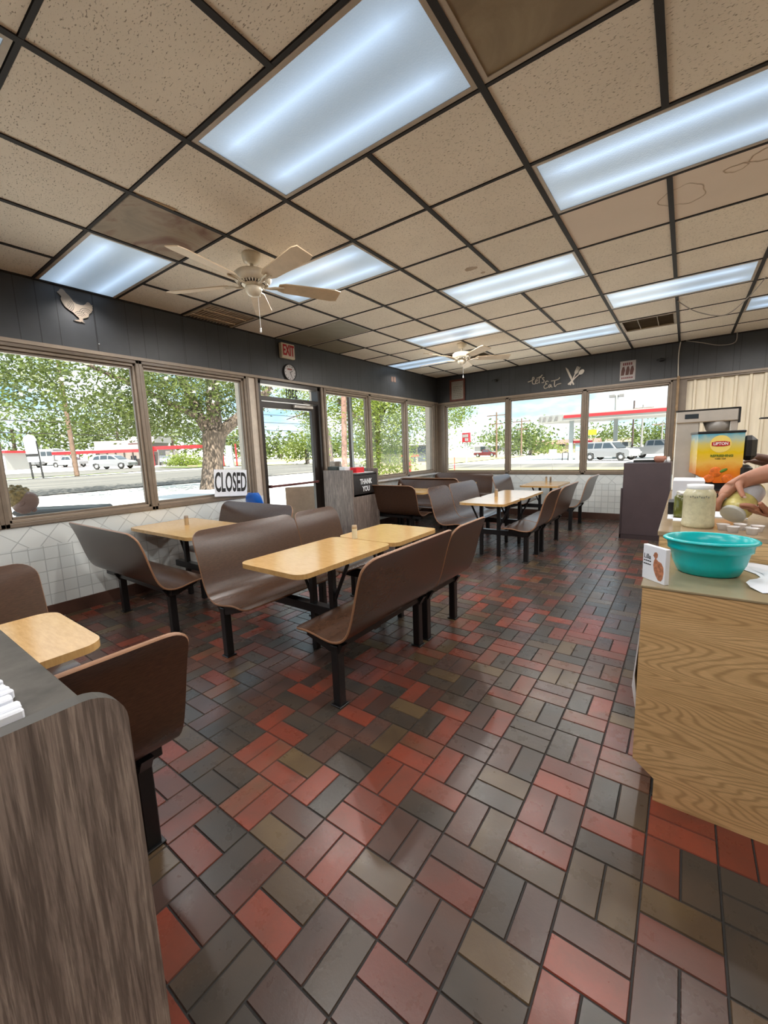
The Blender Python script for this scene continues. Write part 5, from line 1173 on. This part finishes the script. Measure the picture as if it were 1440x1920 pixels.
tree('oak_tree', 'big oak with thick rough trunk across the paving, seen through the second window', None,
     ([(-14.1, 10.0, -.3), (-14.1, 10.05, .3), (-14.12, 10.2, 1.4), (-14.15, 10.4, 2.5)], [.62, .52, .46, .56]),
     [([(-14.2, 10.35, 2.3), (-14.8, 10.1, 3.3), (-15.3, 9.9, 4.6), (-15.8, 9.3, 6.5)], [.34, .27, .22, .15]), ([(-14.1, 10.4, 2.4), (-14.35, 10.6, 4.0), (-14.45, 10.8, 6.0), (-14.3, 11, 8)], [.38, .32, .26, .18]), ([(-14.1, 10.45, 2.3), (-13.5, 10.9, 2.9), (-12.9, 11.5, 3.5), (-12, 12.3, 4.6)], [.32, .27, .22, .15]), ([(-14.3, 10.2, 3.0), (-15.5, 7.8, 4.5), (-15.5, 5, 5.6)], [.16, .12, .06])],
     [((-14.8, 5.6, 4.6), (3.5, 3.4, 1.9), 0, 26), ((-14.5, 8.6, 4.4), (3.2, 2.5, 1.7), 0, 20), ((-15.0, 10.6, 6.2), (4, 4, 2.4), 0, 26), ((-14.0, 11.9, 4.9), (2.4, 1.4, 1.8), 0, 12), ((-15.4, 2.6, 4.9), (3, 2.6, 1.8), 0, 16), ((-15.5, 7.6, 3.1), (1.6, 1.6, .7), 0, 5), ((-16.5, 10.6, 3.4), (2.2, 2.4, .9), 0, 6)], 25000, .18, 1, LEAFO)
tree('shade_tree', 'bright leafy tree drooping outside the windows near the corner', None,
     ([(-3.9, 9.6, -.3), (-3.9, 9.7, 1.5), (-3.7, 9.8, 3.2)], [.22, .18, .14]), [([(-3.8, 9.7, 2.0), (-3.0, 9.4, 3.2), (-2.3, 9.0, 4.2)], [.12, .09, .05]), ([(-3.8, 9.7, 1.8), (-4.6, 8.8, 3.0)], [.1, .06])],
     [((-4.3, 9.6, 2.5), (1.2, 1.2, 1.5), 0, 20), ((-2.9, 8.9, 2.3), (1.0, 1.0, 1.3), 0, 16), ((-2.6, 10.0, 2.6), (1.1, 1.5, 1.0), 0, 12), ((-2.9, 9.0, 1.0), (.8, .8, .55), 0, 6), ((-2.1, 11.6, 2.75), (.75, 1.0, .65), 0, 10), ((-2.45, 11.4, 1.7), (.35, .6, .7), 0, 3), ((-3.4, 10.2, 1.2), (.8, 1, .6), 0, 4), ((-4.9, 9.6, 3.4), (1.1, 1.1, 1.0), 0, 8)], 19000, .10, 2, LEAFY)
tree('roadside_tree', 'round green tree beyond the road seen through the glass door', None, ([(-29.5, 31, -.2), (-29.5, 31, 2.0)], [.25, .2]), [], [((-29.2, 31.0, 2.3), (1.6, 1.6, 1.6), 0, 8), ((-30.9, 30, 1.5), (1.2, 1.2, .9), 0, 3), ((-28.2, 31.7, 2.5), (1.5, 1.5, 1.6), 0, 6)], 3200, .26, 3, LEAFY)
tree('overhanging_tree', 'leafy bough hanging into the top of the door view', None, ([(-7.6, 11.6, -.2), (-7.7, 11.5, 2.0), (-8.0, 11.2, 3.6)], [.18, .15, .1]), [([(-7.8, 11.4, 2.6), (-8.3, 10.9, 3.0), (-8.9, 10.4, 2.75)], [.06, .04, .015])], [((-8.5, 10.7, 3.7), (.75, .7, .7), 0, 6), ((-8.15, 11.1, 2.75), (.45, .45, .5), 0, 3)], 2600, .11, 4, LEAFY)
rd = random.Random(12)
DT = ['far treetop behind the drive-in, one of a row']
fars = [(-76, 8, 9, 4), (-78, 17, 10, 5), (-74, 23, 8, 4), (-72, 29, 11, 5), (-68, 36, 9, 5), (-62, 43, 6, 4), (-54, 48, 4.0, 4), (-48, 54, 3.2, 3.5), (-80, 0, 9, 5), (-40, 58, 3.6, 4)]
NS = ['dark green tree at the far left beyond the parked trucks', 'tall tree behind the white bus', 'rounded tree behind the drive-in canopy tip', 'tallest tree behind the white parapet', 'tree behind the red drive-in frame', 'tree right of the drive-in behind the hedge', 'tree behind the grey monument sign', 'tree at the left side of the door view', 'leftmost far tree past the red-topped shed', 'low far tree over the lawn in the door view']
for (x_, y_, h_, r_), lb in zip(fars, NS):
    z0_ = gz(x_, y_)
    tree('distant_tree', lb, None, ([(x_, y_, z0_-.2), (x_, y_, z0_+h_*.5)], [.3, .2]), [], [((x_, y_, z0_+h_*.58), (r_, r_, h_*.42), 0, 6), ((x_+rd.uniform(-2, 2), y_-3, z0_+h_*.42), (r_*.7, r_*.7, h_*.36), 0, 3), ((x_, y_+3.5, z0_+h_*.4), (r_*.7, r_*.7, h_*.36), 0, 3)], 1500, .75, int(100+x_), LEAFF, 'distant trees across the road')
for (x_, y_, h_, r_, lb) in ((-19.5, 68, 5.5, 4.2, 'bushy tree right of the left utility pole past the far windows'), (-15.5, 66, 4.6, 2.6, 'second bushy tree beside the left utility pole'), (-31, 86, 4.8, 5, 'low far trees over the white house, left far window'), (-24, 84, 4.6, 5, 'low far trees right of the red roadside sign'), (-11.5, 94, 4.9, 3.8, 'small round tree over the long red-roofed house'), (-5.5, 86, 4.6, 3.6, 'tree just left of the forecourt column'), (-1.5, 88, 4.8, 3.5, 'tree behind the yellow roadside sign'), (3, 90, 4.4, 4, 'low tree seen under the right half of the forecourt roof'), (7, 88, 4.0, 3, 'far tree near the right end of the far windows')):
    tree('distant_tree', lb, None, ([(x_, y_, -.2), (x_, y_, h_*.5)], [.25, .18]), [], [((x_, y_, h_*.55), (r_, r_*.8, h_*.42), 0, 6), ((x_+2, y_-2, h_*.35), (r_*.7, r_*.7, h_*.3), 0, 3)], 1100, .6, int(300+x_), LEAFF, 'distant trees beyond the far windows')
t = thing('hedge', 'clipped yellow-green hedge beside the drive-in', 'hedge', (0, 0, 0)); mb = MB(); leaves(mb, [((-45.3, 24.4, 1.0), (1.6, 1.0, .75)), ((-43.4, 25.8, 1.0), (1.6, 1.0, .75)), ((-44.3, 25.1, .9), (1.8, 1.0, .75))], 3200, .22, 77); mb.build('foliage', mk_leaf('hedge_leaf', (0.108, 0.151, 0.014, 1), (0.162, 0.198, 0.029, 1)), t)
t = thing('shrub_row', 'low green shrubs in front of the red-roofed house', 'shrub', (0, 0, 0)); mb = MB(); leaves(mb, [((-14.5, 74, .8), (3, 1.5, 1)), ((-8.5, 74, .7), (2.5, 1.5, .9))], 900, .4, 78); mb.build('foliage', LEAFY, t)

# ------------------------------------------------------------------ outside, far: poles, signs, buildings, cars
def pole(x_, y_, z0_, z1_, r, label, arms=1, mat=None, lean=(0, 0)):
    t = thing('utility_pole', label, 'utility pole', (x_, y_, z0_)); mb = MB(); mb.tube([(0, 0, 0), (lean[0], lean[1], z1_-z0_)], [r, r*.75], 10); mb.build('shaft', mat or WOODP, t)
    for q in range(arms):
        mb = MB(); zz = z1_-z0_-.5-q*1.1; mb.box((-1.3+q*.4, -.06, zz), (1.3-q*.4, .06, zz+.12)); mb.build('cross_arm', WOODP, t)
pole(-30.2, 9.55, .3, 9.5, .16, 'brown utility pole in the left window across the road', 0, lean=(-.9, .1))
pole(-15.95, 52.5, -.1, 5.9, .13, 'utility pole seen through the left far-wall window', 2)
pole(-14.9, 59.6, -.1, 5.3, .13, 'utility pole just left of the second far-wall window middle', 2)
pole(-.75, 69.8, -.2, 6.6, .15, 'utility pole behind the forecourt roof above the white pickup', 1, FGREY)
pole(1.6, 72, -.2, 4.2, .13, 'short utility pole near the dark porch post', 1, FGREY)
def wires(label, p, q, n, gap):
    mb = MB()
    for k_ in range(n):
        pts = [Vector(p).lerp(Vector(q), i/12)+Vector((0, 0, -.5*sin(pi*i/12)-k_*gap)) for i in range(13)]; mb.tube(pts, .025, 4)
    tag(mb.build('power_lines', DARKAL), label, 'power lines', kind=None)
wires('power lines crossing the sky in the door and left window views', (-31, -25, 6.6), (-31, 60, 5.6), 4, .8)
t = thing('roadside_sign', 'arched white sign on two dark posts across the road', 'sign', (-29.95, 7.3, .3)); t.rotation_euler = (0, 0, math.radians(37))
for q in (-.32, .34): mb = MB(); mb.tube([(q, 0, 0), (q-.12, 0, 2.5)], .055, 8); mb.build('post', INK, t)
mb = MB(); mb.prism([(-.42, 1.15), (.30, 1.15), (.22, 2.6), (.08, 2.85), (-.2, 2.92), (-.45, 2.8), (-.55, 2.6)], -.06, .06, 0, MFY); mb.build('board', WHITE, t)
mb = MB(); mb.box((-.5, -.075, 1.5), (.28, -.06, 1.68)); mb.build('dark_band', INK, t)
t = thing('drive_in_building', 'white drive-in restaurant with a long red canopy edge', 'building', (0, 0, 0))
# direction along canopy
A = Vector((-60.1, 16.9)); B = Vector((-46.7, 26.8)); D_ = (B-A).normalized(); Nn = Vector((D_.y, -D_.x))   # Nn points towards the viewer side
if Nn.dot(Vector((4.4, -1.2))-A) < 0: Nn = -Nn
def seg(mb, u0, u1, d0, d1, z0_, z1_, mi=0):
    P_ = [A+D_*u0+Nn*d0, A+D_*u1+Nn*d0, A+D_*u1+Nn*d1, A+D_*u0+Nn*d1]; vs = [(p.x, p.y, z) for z in (z0_, z1_) for p in P_]
    mb.add(vs, [(3, 2, 1, 0), (4, 5, 6, 7), (0, 1, 5, 4), (1, 2, 6, 5), (2, 3, 7, 6), (3, 0, 4, 7)], mi)
LT = (B-A).length
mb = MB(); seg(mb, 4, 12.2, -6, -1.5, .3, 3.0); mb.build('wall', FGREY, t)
mb = MB(); seg(mb, 4.2, 11.5, -5.5, -1.2, 2.8, 3.9); seg(mb, 8.6, 12.0, -5.6, -1.1, 3.5, 4.3); mb.build('parapet', FWHITE, t)
mb = MB(); seg(mb, 0, 12.2, -1.2, .6, 2.35, 2.80); mb.build('canopy', FRED, t)
mb = MB(); seg(mb, 0, 12.2, .6, .64, 2.70, 2.80); mb.build('canopy_stripe', FWHITE, t)
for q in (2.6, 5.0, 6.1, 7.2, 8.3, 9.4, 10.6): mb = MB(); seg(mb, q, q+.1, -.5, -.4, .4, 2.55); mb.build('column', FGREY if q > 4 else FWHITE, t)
for q in (4.6, 5.7, 6.8, 7.9, 9.0): mb = MB(); seg(mb, q, q+.85, -1.5, -1.45, 1.5, 2.45); mb.build('window', simple('bright_menu_glass', (.6, .6, .55, 1), .2) if 'bright_menu_glass' not in bpy.data.materials else bpy.data.materials['bright_menu_glass'], t)
for q in (8.6, 9.8, 11.0): mb = MB(); seg(mb, q, q+.7, -1.45, -1.4, 1.1, 1.9); mb.build('window', CARG, t)
t = thing('red_entry_frame', 'red framed end bay of the drive-in with a red post', 'building', (0, 0, 0))
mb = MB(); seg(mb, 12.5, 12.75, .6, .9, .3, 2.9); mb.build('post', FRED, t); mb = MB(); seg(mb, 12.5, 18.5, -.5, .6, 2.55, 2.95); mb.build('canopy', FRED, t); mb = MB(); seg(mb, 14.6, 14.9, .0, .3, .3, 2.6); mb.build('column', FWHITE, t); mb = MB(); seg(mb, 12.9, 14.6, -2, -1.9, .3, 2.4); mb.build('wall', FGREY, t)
mb = MB(); seg(mb, 13.0, 14.4, -.2, -.1, 1.0, 1.8); tag(mb.build('menu_board', simple('pale_blue_board', (0.275, 0.325, 0.390, 1), .5)), 'pale blue menu board in the red framed bay', 'sign')
t = thing('monument_sign', 'pale grey monument pillar with red side frames', 'sign', (-33.2, 23.8, .3)); t.rotation_euler = (0, 0, math.radians(37))
mb = MB(); mb.prism([(-.38, 0), (.38, 0), (.28, 2.15), (-.28, 2.15)], -.2, .2, 0, MFY); mb.build('pillar', simple('pale_grey_panel', (0.248, 0.272, 0.272, 1), .6), t)
for q in (-.72, .62): mb = MB(); mb.box((q, -.08, .1), (q+.12, .08, 2.3)); mb.build('side_frame', FRED, t)
mb = MB(); mb.box((-.55, -.25, 0), (.55, .25, .35), 0, .03); tag(mb.build('planter_box', FTAN, None, (-36.2, 21.4, .25)), 'low tan planter box on the lawn before the hedge', 'planter')
t = thing('shed', 'white shed with a red roof edge at the far left window edge', 'building', (-55.8, 10.6, .5)); t.rotation_euler = (0, 0, math.radians(37))
mb = MB(); mb.box((-3, 0, 0), (.7, 3, 2.1)); mb.build('wall', FWHITE, t); mb = MB(); mb.box((-3.2, -.2, 2.1), (1.0, 3.2, 2.35)); mb.build('roof', FRED, t)
def sweep_body(mb, prof, hw, taper, mi=0):
    # prof: closed side outline (u, z); lower part full width, upper (z > zc) tapered
    n = len(prof); zc = taper[0]; k_ = taper[1]
    L1 = []; 
    for s_ in (-1, 1):
        for u, z in prof: L1.append((u, s_*(hw if z <= zc else hw-(z-zc)*k_), z))
    mb.add(L1, [tuple(range(n)), tuple(range(2*n-1, n-1, -1))]+[((i+1) % n, i, n+i, n+(i+1) % n) for i in range(n)], mi)
def wheels(t, us, hw, r):
    for u in us:
        for s_ in (-1, 1):
            mb = MB(); MR = Matrix.Rotation(HP, 4, 'X'); mb.lathe([(r*.62, -.1), (r*.95, -.1), (r, -.06), (r, .06), (r*.95, .1), (r*.62, .1)], (u, s_*(hw-.08), r), 24, M=MR); w_ = mb.build('wheel', RUBBER, t)
            mb = MB(); mb.lathe([(0, .07), (r*.2, .085), (r*.6, .07), (r*.63, -.07), (0, -.07)], (u, s_*(hw-.08), r), 20, M=MR); mb.build('hubcap', HUB, w_)
def suv(loc, rz, label, sc=1.0, boxy=False, paint=None, cat='car'):
    t = thing('sport_utility_vehicle', label, cat, loc, rz); paint = paint or CARW
    if boxy: prof = [(-2.1, .35), (-2.15, .95), (-1.95, 1.62), (-1.7, 1.70), (.35, 1.70), (.95, 1.08), (2.0, .98), (2.12, .85), (2.12, .38), (1.75, .35), (1.7, .65), (1.35, .75), (1.0, .65), (.95, .33), (-1.0, .33), (-1.05, .65), (-1.4, .75), (-1.75, .65), (-1.8, .35)]
    else: prof = [(-2.25, .40), (-2.3, .95), (-2.1, 1.2), (-1.85, 1.58), (-1.4, 1.68), (-.2, 1.68), (.5, 1.55), (1.2, 1.08), (2.1, .90), (2.3, .70), (2.3, .36), (1.85, .34), (1.8, .62), (1.45, .74), (1.1, .62), (1.05, .30), (-1.05, .30), (-1.1, .62), (-1.45, .74), (-1.8, .62), (-1.85, .36)]
    mb = MB(); sweep_body(mb, prof, .92, (1.0, .32)); mb.build('body', paint, t)
    mb = MB()
    if boxy: sets = [[(-1.95, 1.12), (-1.8, 1.58), (-1.15, 1.58), (-1.15, 1.12)], [(-1.05, 1.12), (-1.05, 1.58), (-.35, 1.58), (-.35, 1.12)], [(-.25, 1.12), (-.25, 1.58), (.32, 1.58), (.78, 1.12)]]
    else: sets = [[(-1.75, 1.15), (-1.6, 1.45), (-1.1, 1.56), (-1.0, 1.15)], [(-.92, 1.15), (-.92, 1.57), (-.15, 1.57), (-.1, 1.15)], [(0, 1.15), (-.02, 1.55), (.4, 1.47), (.95, 1.12)]]
    for st in sets:
        for s_ in (-1, 1): vs = [(u, s_*(.93-(z-1.0)*.32), z) for u, z in st]; mb.add(vs, [(0, 1, 2, 3)])
    ws = [(.42, 1.60), (.98, 1.10)] if boxy else [(.58, 1.50), (1.16, 1.11)]
    mb.add([(ws[0][0]+.03, -.66, ws[0][1]+.02), (ws[0][0]+.03, .66, ws[0][1]+.02), (ws[1][0]+.03, .80, ws[1][1]+.02), (ws[1][0]+.03, -.80, ws[1][1]+.02)], [(0, 1, 2, 3)]); mb.build('window', CARG, t)
    wheels(t, (-1.42, 1.40), .92, .36)
    mb = MB(); mb.box((2.27, -.75, .62), (2.32, -.45, .76)); mb.box((2.27, .45, .62), (2.32, .75, .76)); mb.build('headlight', HUB, t); t.scale = (sc, sc, sc); return t
def pickup(loc, rz, label, paint, sc=1.0):
    t = thing('pickup_truck', label, 'truck', loc, rz)
    prof = [(-2.6, .55), (-2.62, 1.12), (-.75, 1.12), (-.7, 1.15), (-.6, 1.72), (-.3, 1.80), (.75, 1.80), (1.35, 1.22), (2.45, 1.08), (2.6, .9), (2.6, .5), (2.15, .48), (2.05, .78), (1.7, .88), (1.35, .78), (1.3, .42), (-1.2, .42), (-1.3, .78), (-1.65, .88), (-2.0, .78), (-2.1, .48)]
    mb = MB(); sweep_body(mb, prof, .95, (1.12, .3)); mb.build('body', paint, t)
    mb = MB()
    for st in ([(-.5, 1.25), (-.42, 1.68), (.1, 1.70), (.1, 1.25)], [(.18, 1.25), (.18, 1.70), (.68, 1.70), (1.1, 1.25)]):
        for s_ in (-1, 1): mb.add([(u, s_*(.97-(z-1.12)*.3), z) for u, z in st], [(0, 1, 2, 3)])
    mb.add([(.82, -.68, 1.77), (.82, .68, 1.77), (1.36, .84, 1.26), (1.36, -.84, 1.26)], [(0, 1, 2, 3)]); mb.build('window', CARG, t)
    wheels(t, (-1.65, 1.70), .95, .40); t.scale = (sc, sc, sc); return t
suv((-46.1, 18.0, .47), math.radians(36), 'white SUV parked at the drive-in across the road', .93)
suv((-.65, 38.4, -.13), math.radians(-22), 'white boxy SUV on the forecourt nearer the camera', .93, True)
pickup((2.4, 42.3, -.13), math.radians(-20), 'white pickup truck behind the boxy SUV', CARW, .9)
pickup((-20.0, 58.5, -.1), math.radians(15), 'maroon pickup truck on the cross street', CARR, .62)
pickup((-60.5, 13.6, .85), math.radians(37), 'white pickup truck left of the two-post sign', CARW, .8)
pickup((-57.0, 17.3, .75), math.radians(30), 'white pickup truck behind the brown utility pole', CARW, .75)
t = thing('shuttle_bus', 'white shuttle bus parked among the trucks', 'bus', (-64.3, 17.4, 1.0), math.radians(36)); mb = MB(); mb.box((-2.4, -1, .4), (1.3, 1, 2.2), 0, .1); mb.box((1.3, -.9, .4), (2.2, .9, 1.3), 0, .1); mb.build('body', CARW, t)
mb = MB()
for q in (-1.9, -1.1, -.3, .5): mb.box((q, -1.02, 1.3), (q+.65, -1.0, 1.85))
mb.build('window', CARG, t); wheels(t, (-1.6, 1.5), 1.0, .36)
# red roadside sign
t = thing('roadside_sign', 'red roadside sign with two white text rows on a white pole', 'sign', (-12.85, 36.3, -.15), math.radians(-20))
mb = MB(); mb.box((-.45, -.1, 2.05), (.50, .1, 2.95)); mb.build('board', FRED, t)
mb = MB()
for r_, (z_, x0_) in enumerate(((2.52, -.36), (2.16, -.05))):
    xx = x0_
    for q in range(5 if r_ == 0 else 3): mb.box((xx+q*.15, -.115, z_), (xx+q*.15+.12, -.10, z_+.28))
mb.build('text_row', FWHITE, t); mb = MB(); mb.tube([(0, 0, 0), (0, 0, 2.05)], .11, 10); mb.build('pole', FWHITE, t)
# forecourt canopy
t = thing('fuel_canopy', 'white fuel station canopy with a red stripe beyond the far windows', 'canopy', (0, 0, 0))
mb = MB(); p = [(8.5, 40.0), (8.5, 45.5), (-5.0, 46.6), (-7.4, 45.0), (-7.9, 43.0), (-7.2, 41.0), (-4.9, 40.2)]; mb.prism(p, 3.52, 4.12); mb.build('roof', FWHITE, t)
mb = MB(); mb.add([(-4.85, 40.12, 3.75), (8.55, 39.92, 3.75), (8.55, 39.92, 4.0), (-4.85, 40.12, 4.0)], [(0, 1, 2, 3)]); mb.prism([(-4.85, 40.13), (-4.85, 40.2), (8.5, 40.0), (8.5, 39.93)], 3.74, 3.99); mb.build('red_stripe', FRED, t)
for k_, (x_, y_) in enumerate(((-7.2, 41.0), (-6.7, 40.8), (-6.1, 40.55), (-5.5, 40.38))): mb = MB(); mb.prism([(x_-.12, y_-.06), (x_+.08, y_-.10), (x_+.08, y_+.2), (x_-.12, y_+.2)], 3.62, 3.98); mb.build('fin', FGREY, t)
for x_, y_ in ((-4.35, 41.2), (-.95, 43.5), (5.5, 43.5)): mb = MB(); mb.box((x_-.17, y_-.17, -.15), (x_+.17, y_+.17, 3.55)); mb.build('column', simple('pale_column', (0.208, 0.240, 0.248, 1), .6) if 'pale_column' not in bpy.data.materials else bpy.data.materials['pale_column'], t)
for q, (x_, y_, lb) in enumerate(((-3.75, 41.4, 'left fuel pump by the forecourt column'), (-3.1, 41.9, 'right fuel pump next to the forecourt column'))):
    t = thing('fuel_pump', lb, 'fuel pump', (x_, y_, -.15)); mb = MB(); mb.box((-.25, -.2, 0), (.25, .2, 1.6), 0, .03); mb.build('cabinet', FWHITE, t); mb = MB(); mb.box((-.2, -.215, .9), (.2, -.2, 1.35)); mb.build('screen', simple('pump_blue', (.25, .42, .5, 1), .4) if 'pump_blue' not in bpy.data.materials else bpy.data.materials['pump_blue'], t); mb = MB(); mb.box((-.45, -.25, 1.6), (.45, .25, 1.8)); mb.build('top_sign', FRED, t)
mb = MB(); mb.tube([(-4.9, 40.3, -.15), (-4.9, 40.3, .55), (-4.6, 40.3, .65), (-4.4, 40.3, .55), (-4.4, 40.3, -.15)], .05, 8); tag(mb.build('guard_rail', INK), 'dark bent guard rail beside the fuel pump', 'rail')
t = thing('floodlight_mast', 'white floodlight mast above the forecourt roof', 'mast', (-1.35, 47.2, -.15)); mb = MB(); mb.tube([(0, 0, 0), (-.1, 0, 6.2)], .16, 10); mb.build('pole', FWHITE, t)
for q in (-.65, .15): mb = MB(); mb.box((q-.1, -.2, 6.0), (q+.42, .1, 6.3), 0, .03); mb.build('lamp_head', FGREY, t)
pole(.1, 47.4, -.15, 5.4, .1, 'thin dark mast right of the floodlight mast', 0, DARKW)
t = thing('roadside_sign', 'yellow roadside sign seen under the forecourt roof', 'sign', (-8.7, 77, -.1)); mb = MB(); mb.box((-.9, -.1, 2.9), (.9, .1, 3.8)); mb.build('board', YELL, t); mb = MB(); mb.tube([(0, 0, 0), (0, 0, 2.9)], .12, 8); mb.build('pole', FWHITE, t)
t = thing('roadside_sign', 'small white sign board on a thin post on the dry grass', 'sign', (0.0, 16.8, -.13)); mb = MB(); mb.box((-.16, -.02, .88), (.16, .02, 1.28), 0, .02); mb.build('board', FWHITE, t); mb = MB(); mb.tube([(0, 0, 0), (0, 0, .9)], .015, 8); mb.build('post', FGREY, t)
for x_, y_, lb in ((-3.6, 15.0, 'thin reddish marker stake outside the left far window'), (-2.0, 19.0, 'thin grey marker stake outside the left far window')):
    mb = MB(); mb.tube([(x_, y_, -.15), (x_, y_, 1.0)], .018, 6); tag(mb.build('marker_stake', FRED if 'reddish' in lb else FGREY), lb, 'stake')
def house(x_, y_, lx, ly, h, rz, label, wm, rm, parts=True):
    t = thing('house', label, 'house', (x_, y_, -.15), rz); mb = MB(); mb.box((-lx/2, -ly/2, 0), (lx/2, ly/2, h)); mb.build('wall', wm, t)
    mb = MB(); mb.prism([(-ly/2-.4, h), (ly/2+.4, h), (0, h+ly*.16)], -lx/2-.4, lx/2+.4, 0, Matrix(((0, 0, 1, 0), (1, 0, 0, 0), (0, 1, 0, 0), (0, 0, 0, 1)))); mb.build('roof', rm, t)
    for q in (-lx*.3, 0, lx*.3): mb = MB(); mb.box((q-.45, -ly/2-.03, .8), (q+.45, -ly/2, 1.7)); mb.build('window', CARG, t)
house(-23.5, 74, 8, 5, 1.7, .1, 'low white house behind the maroon truck', FWHITE, FWHITE)
house(-13.5, 80, 11, 5, 1.6, .05, 'long low house with a red roof left of the forecourt', FTAN, simple('faded_red_roof', (0.168, 0.088, 0.072, 1), .8))
house(-5.2, 84, 3.5, 4, 1.6, .05, 'pale house behind the forecourt column', FWHITE, FTAN)
house(-9.6, 20.6, 3.4, 3, 1.75, .6, 'tan building with a grey roof beyond the corner windows', FTAN, simple('grey_shingle', (0.112, 0.116, 0.112, 1), .8))
mb = MB(); mb.box((-8.2, 18.4, -.1), (-8.05, 18.55, 1.05)); mb.box((-8.7, 18.42, .95), (-7.5, 18.5, 1.08)); tag(mb.build('red_rail', FRED), 'red post and rail outside the corner window', 'rail')
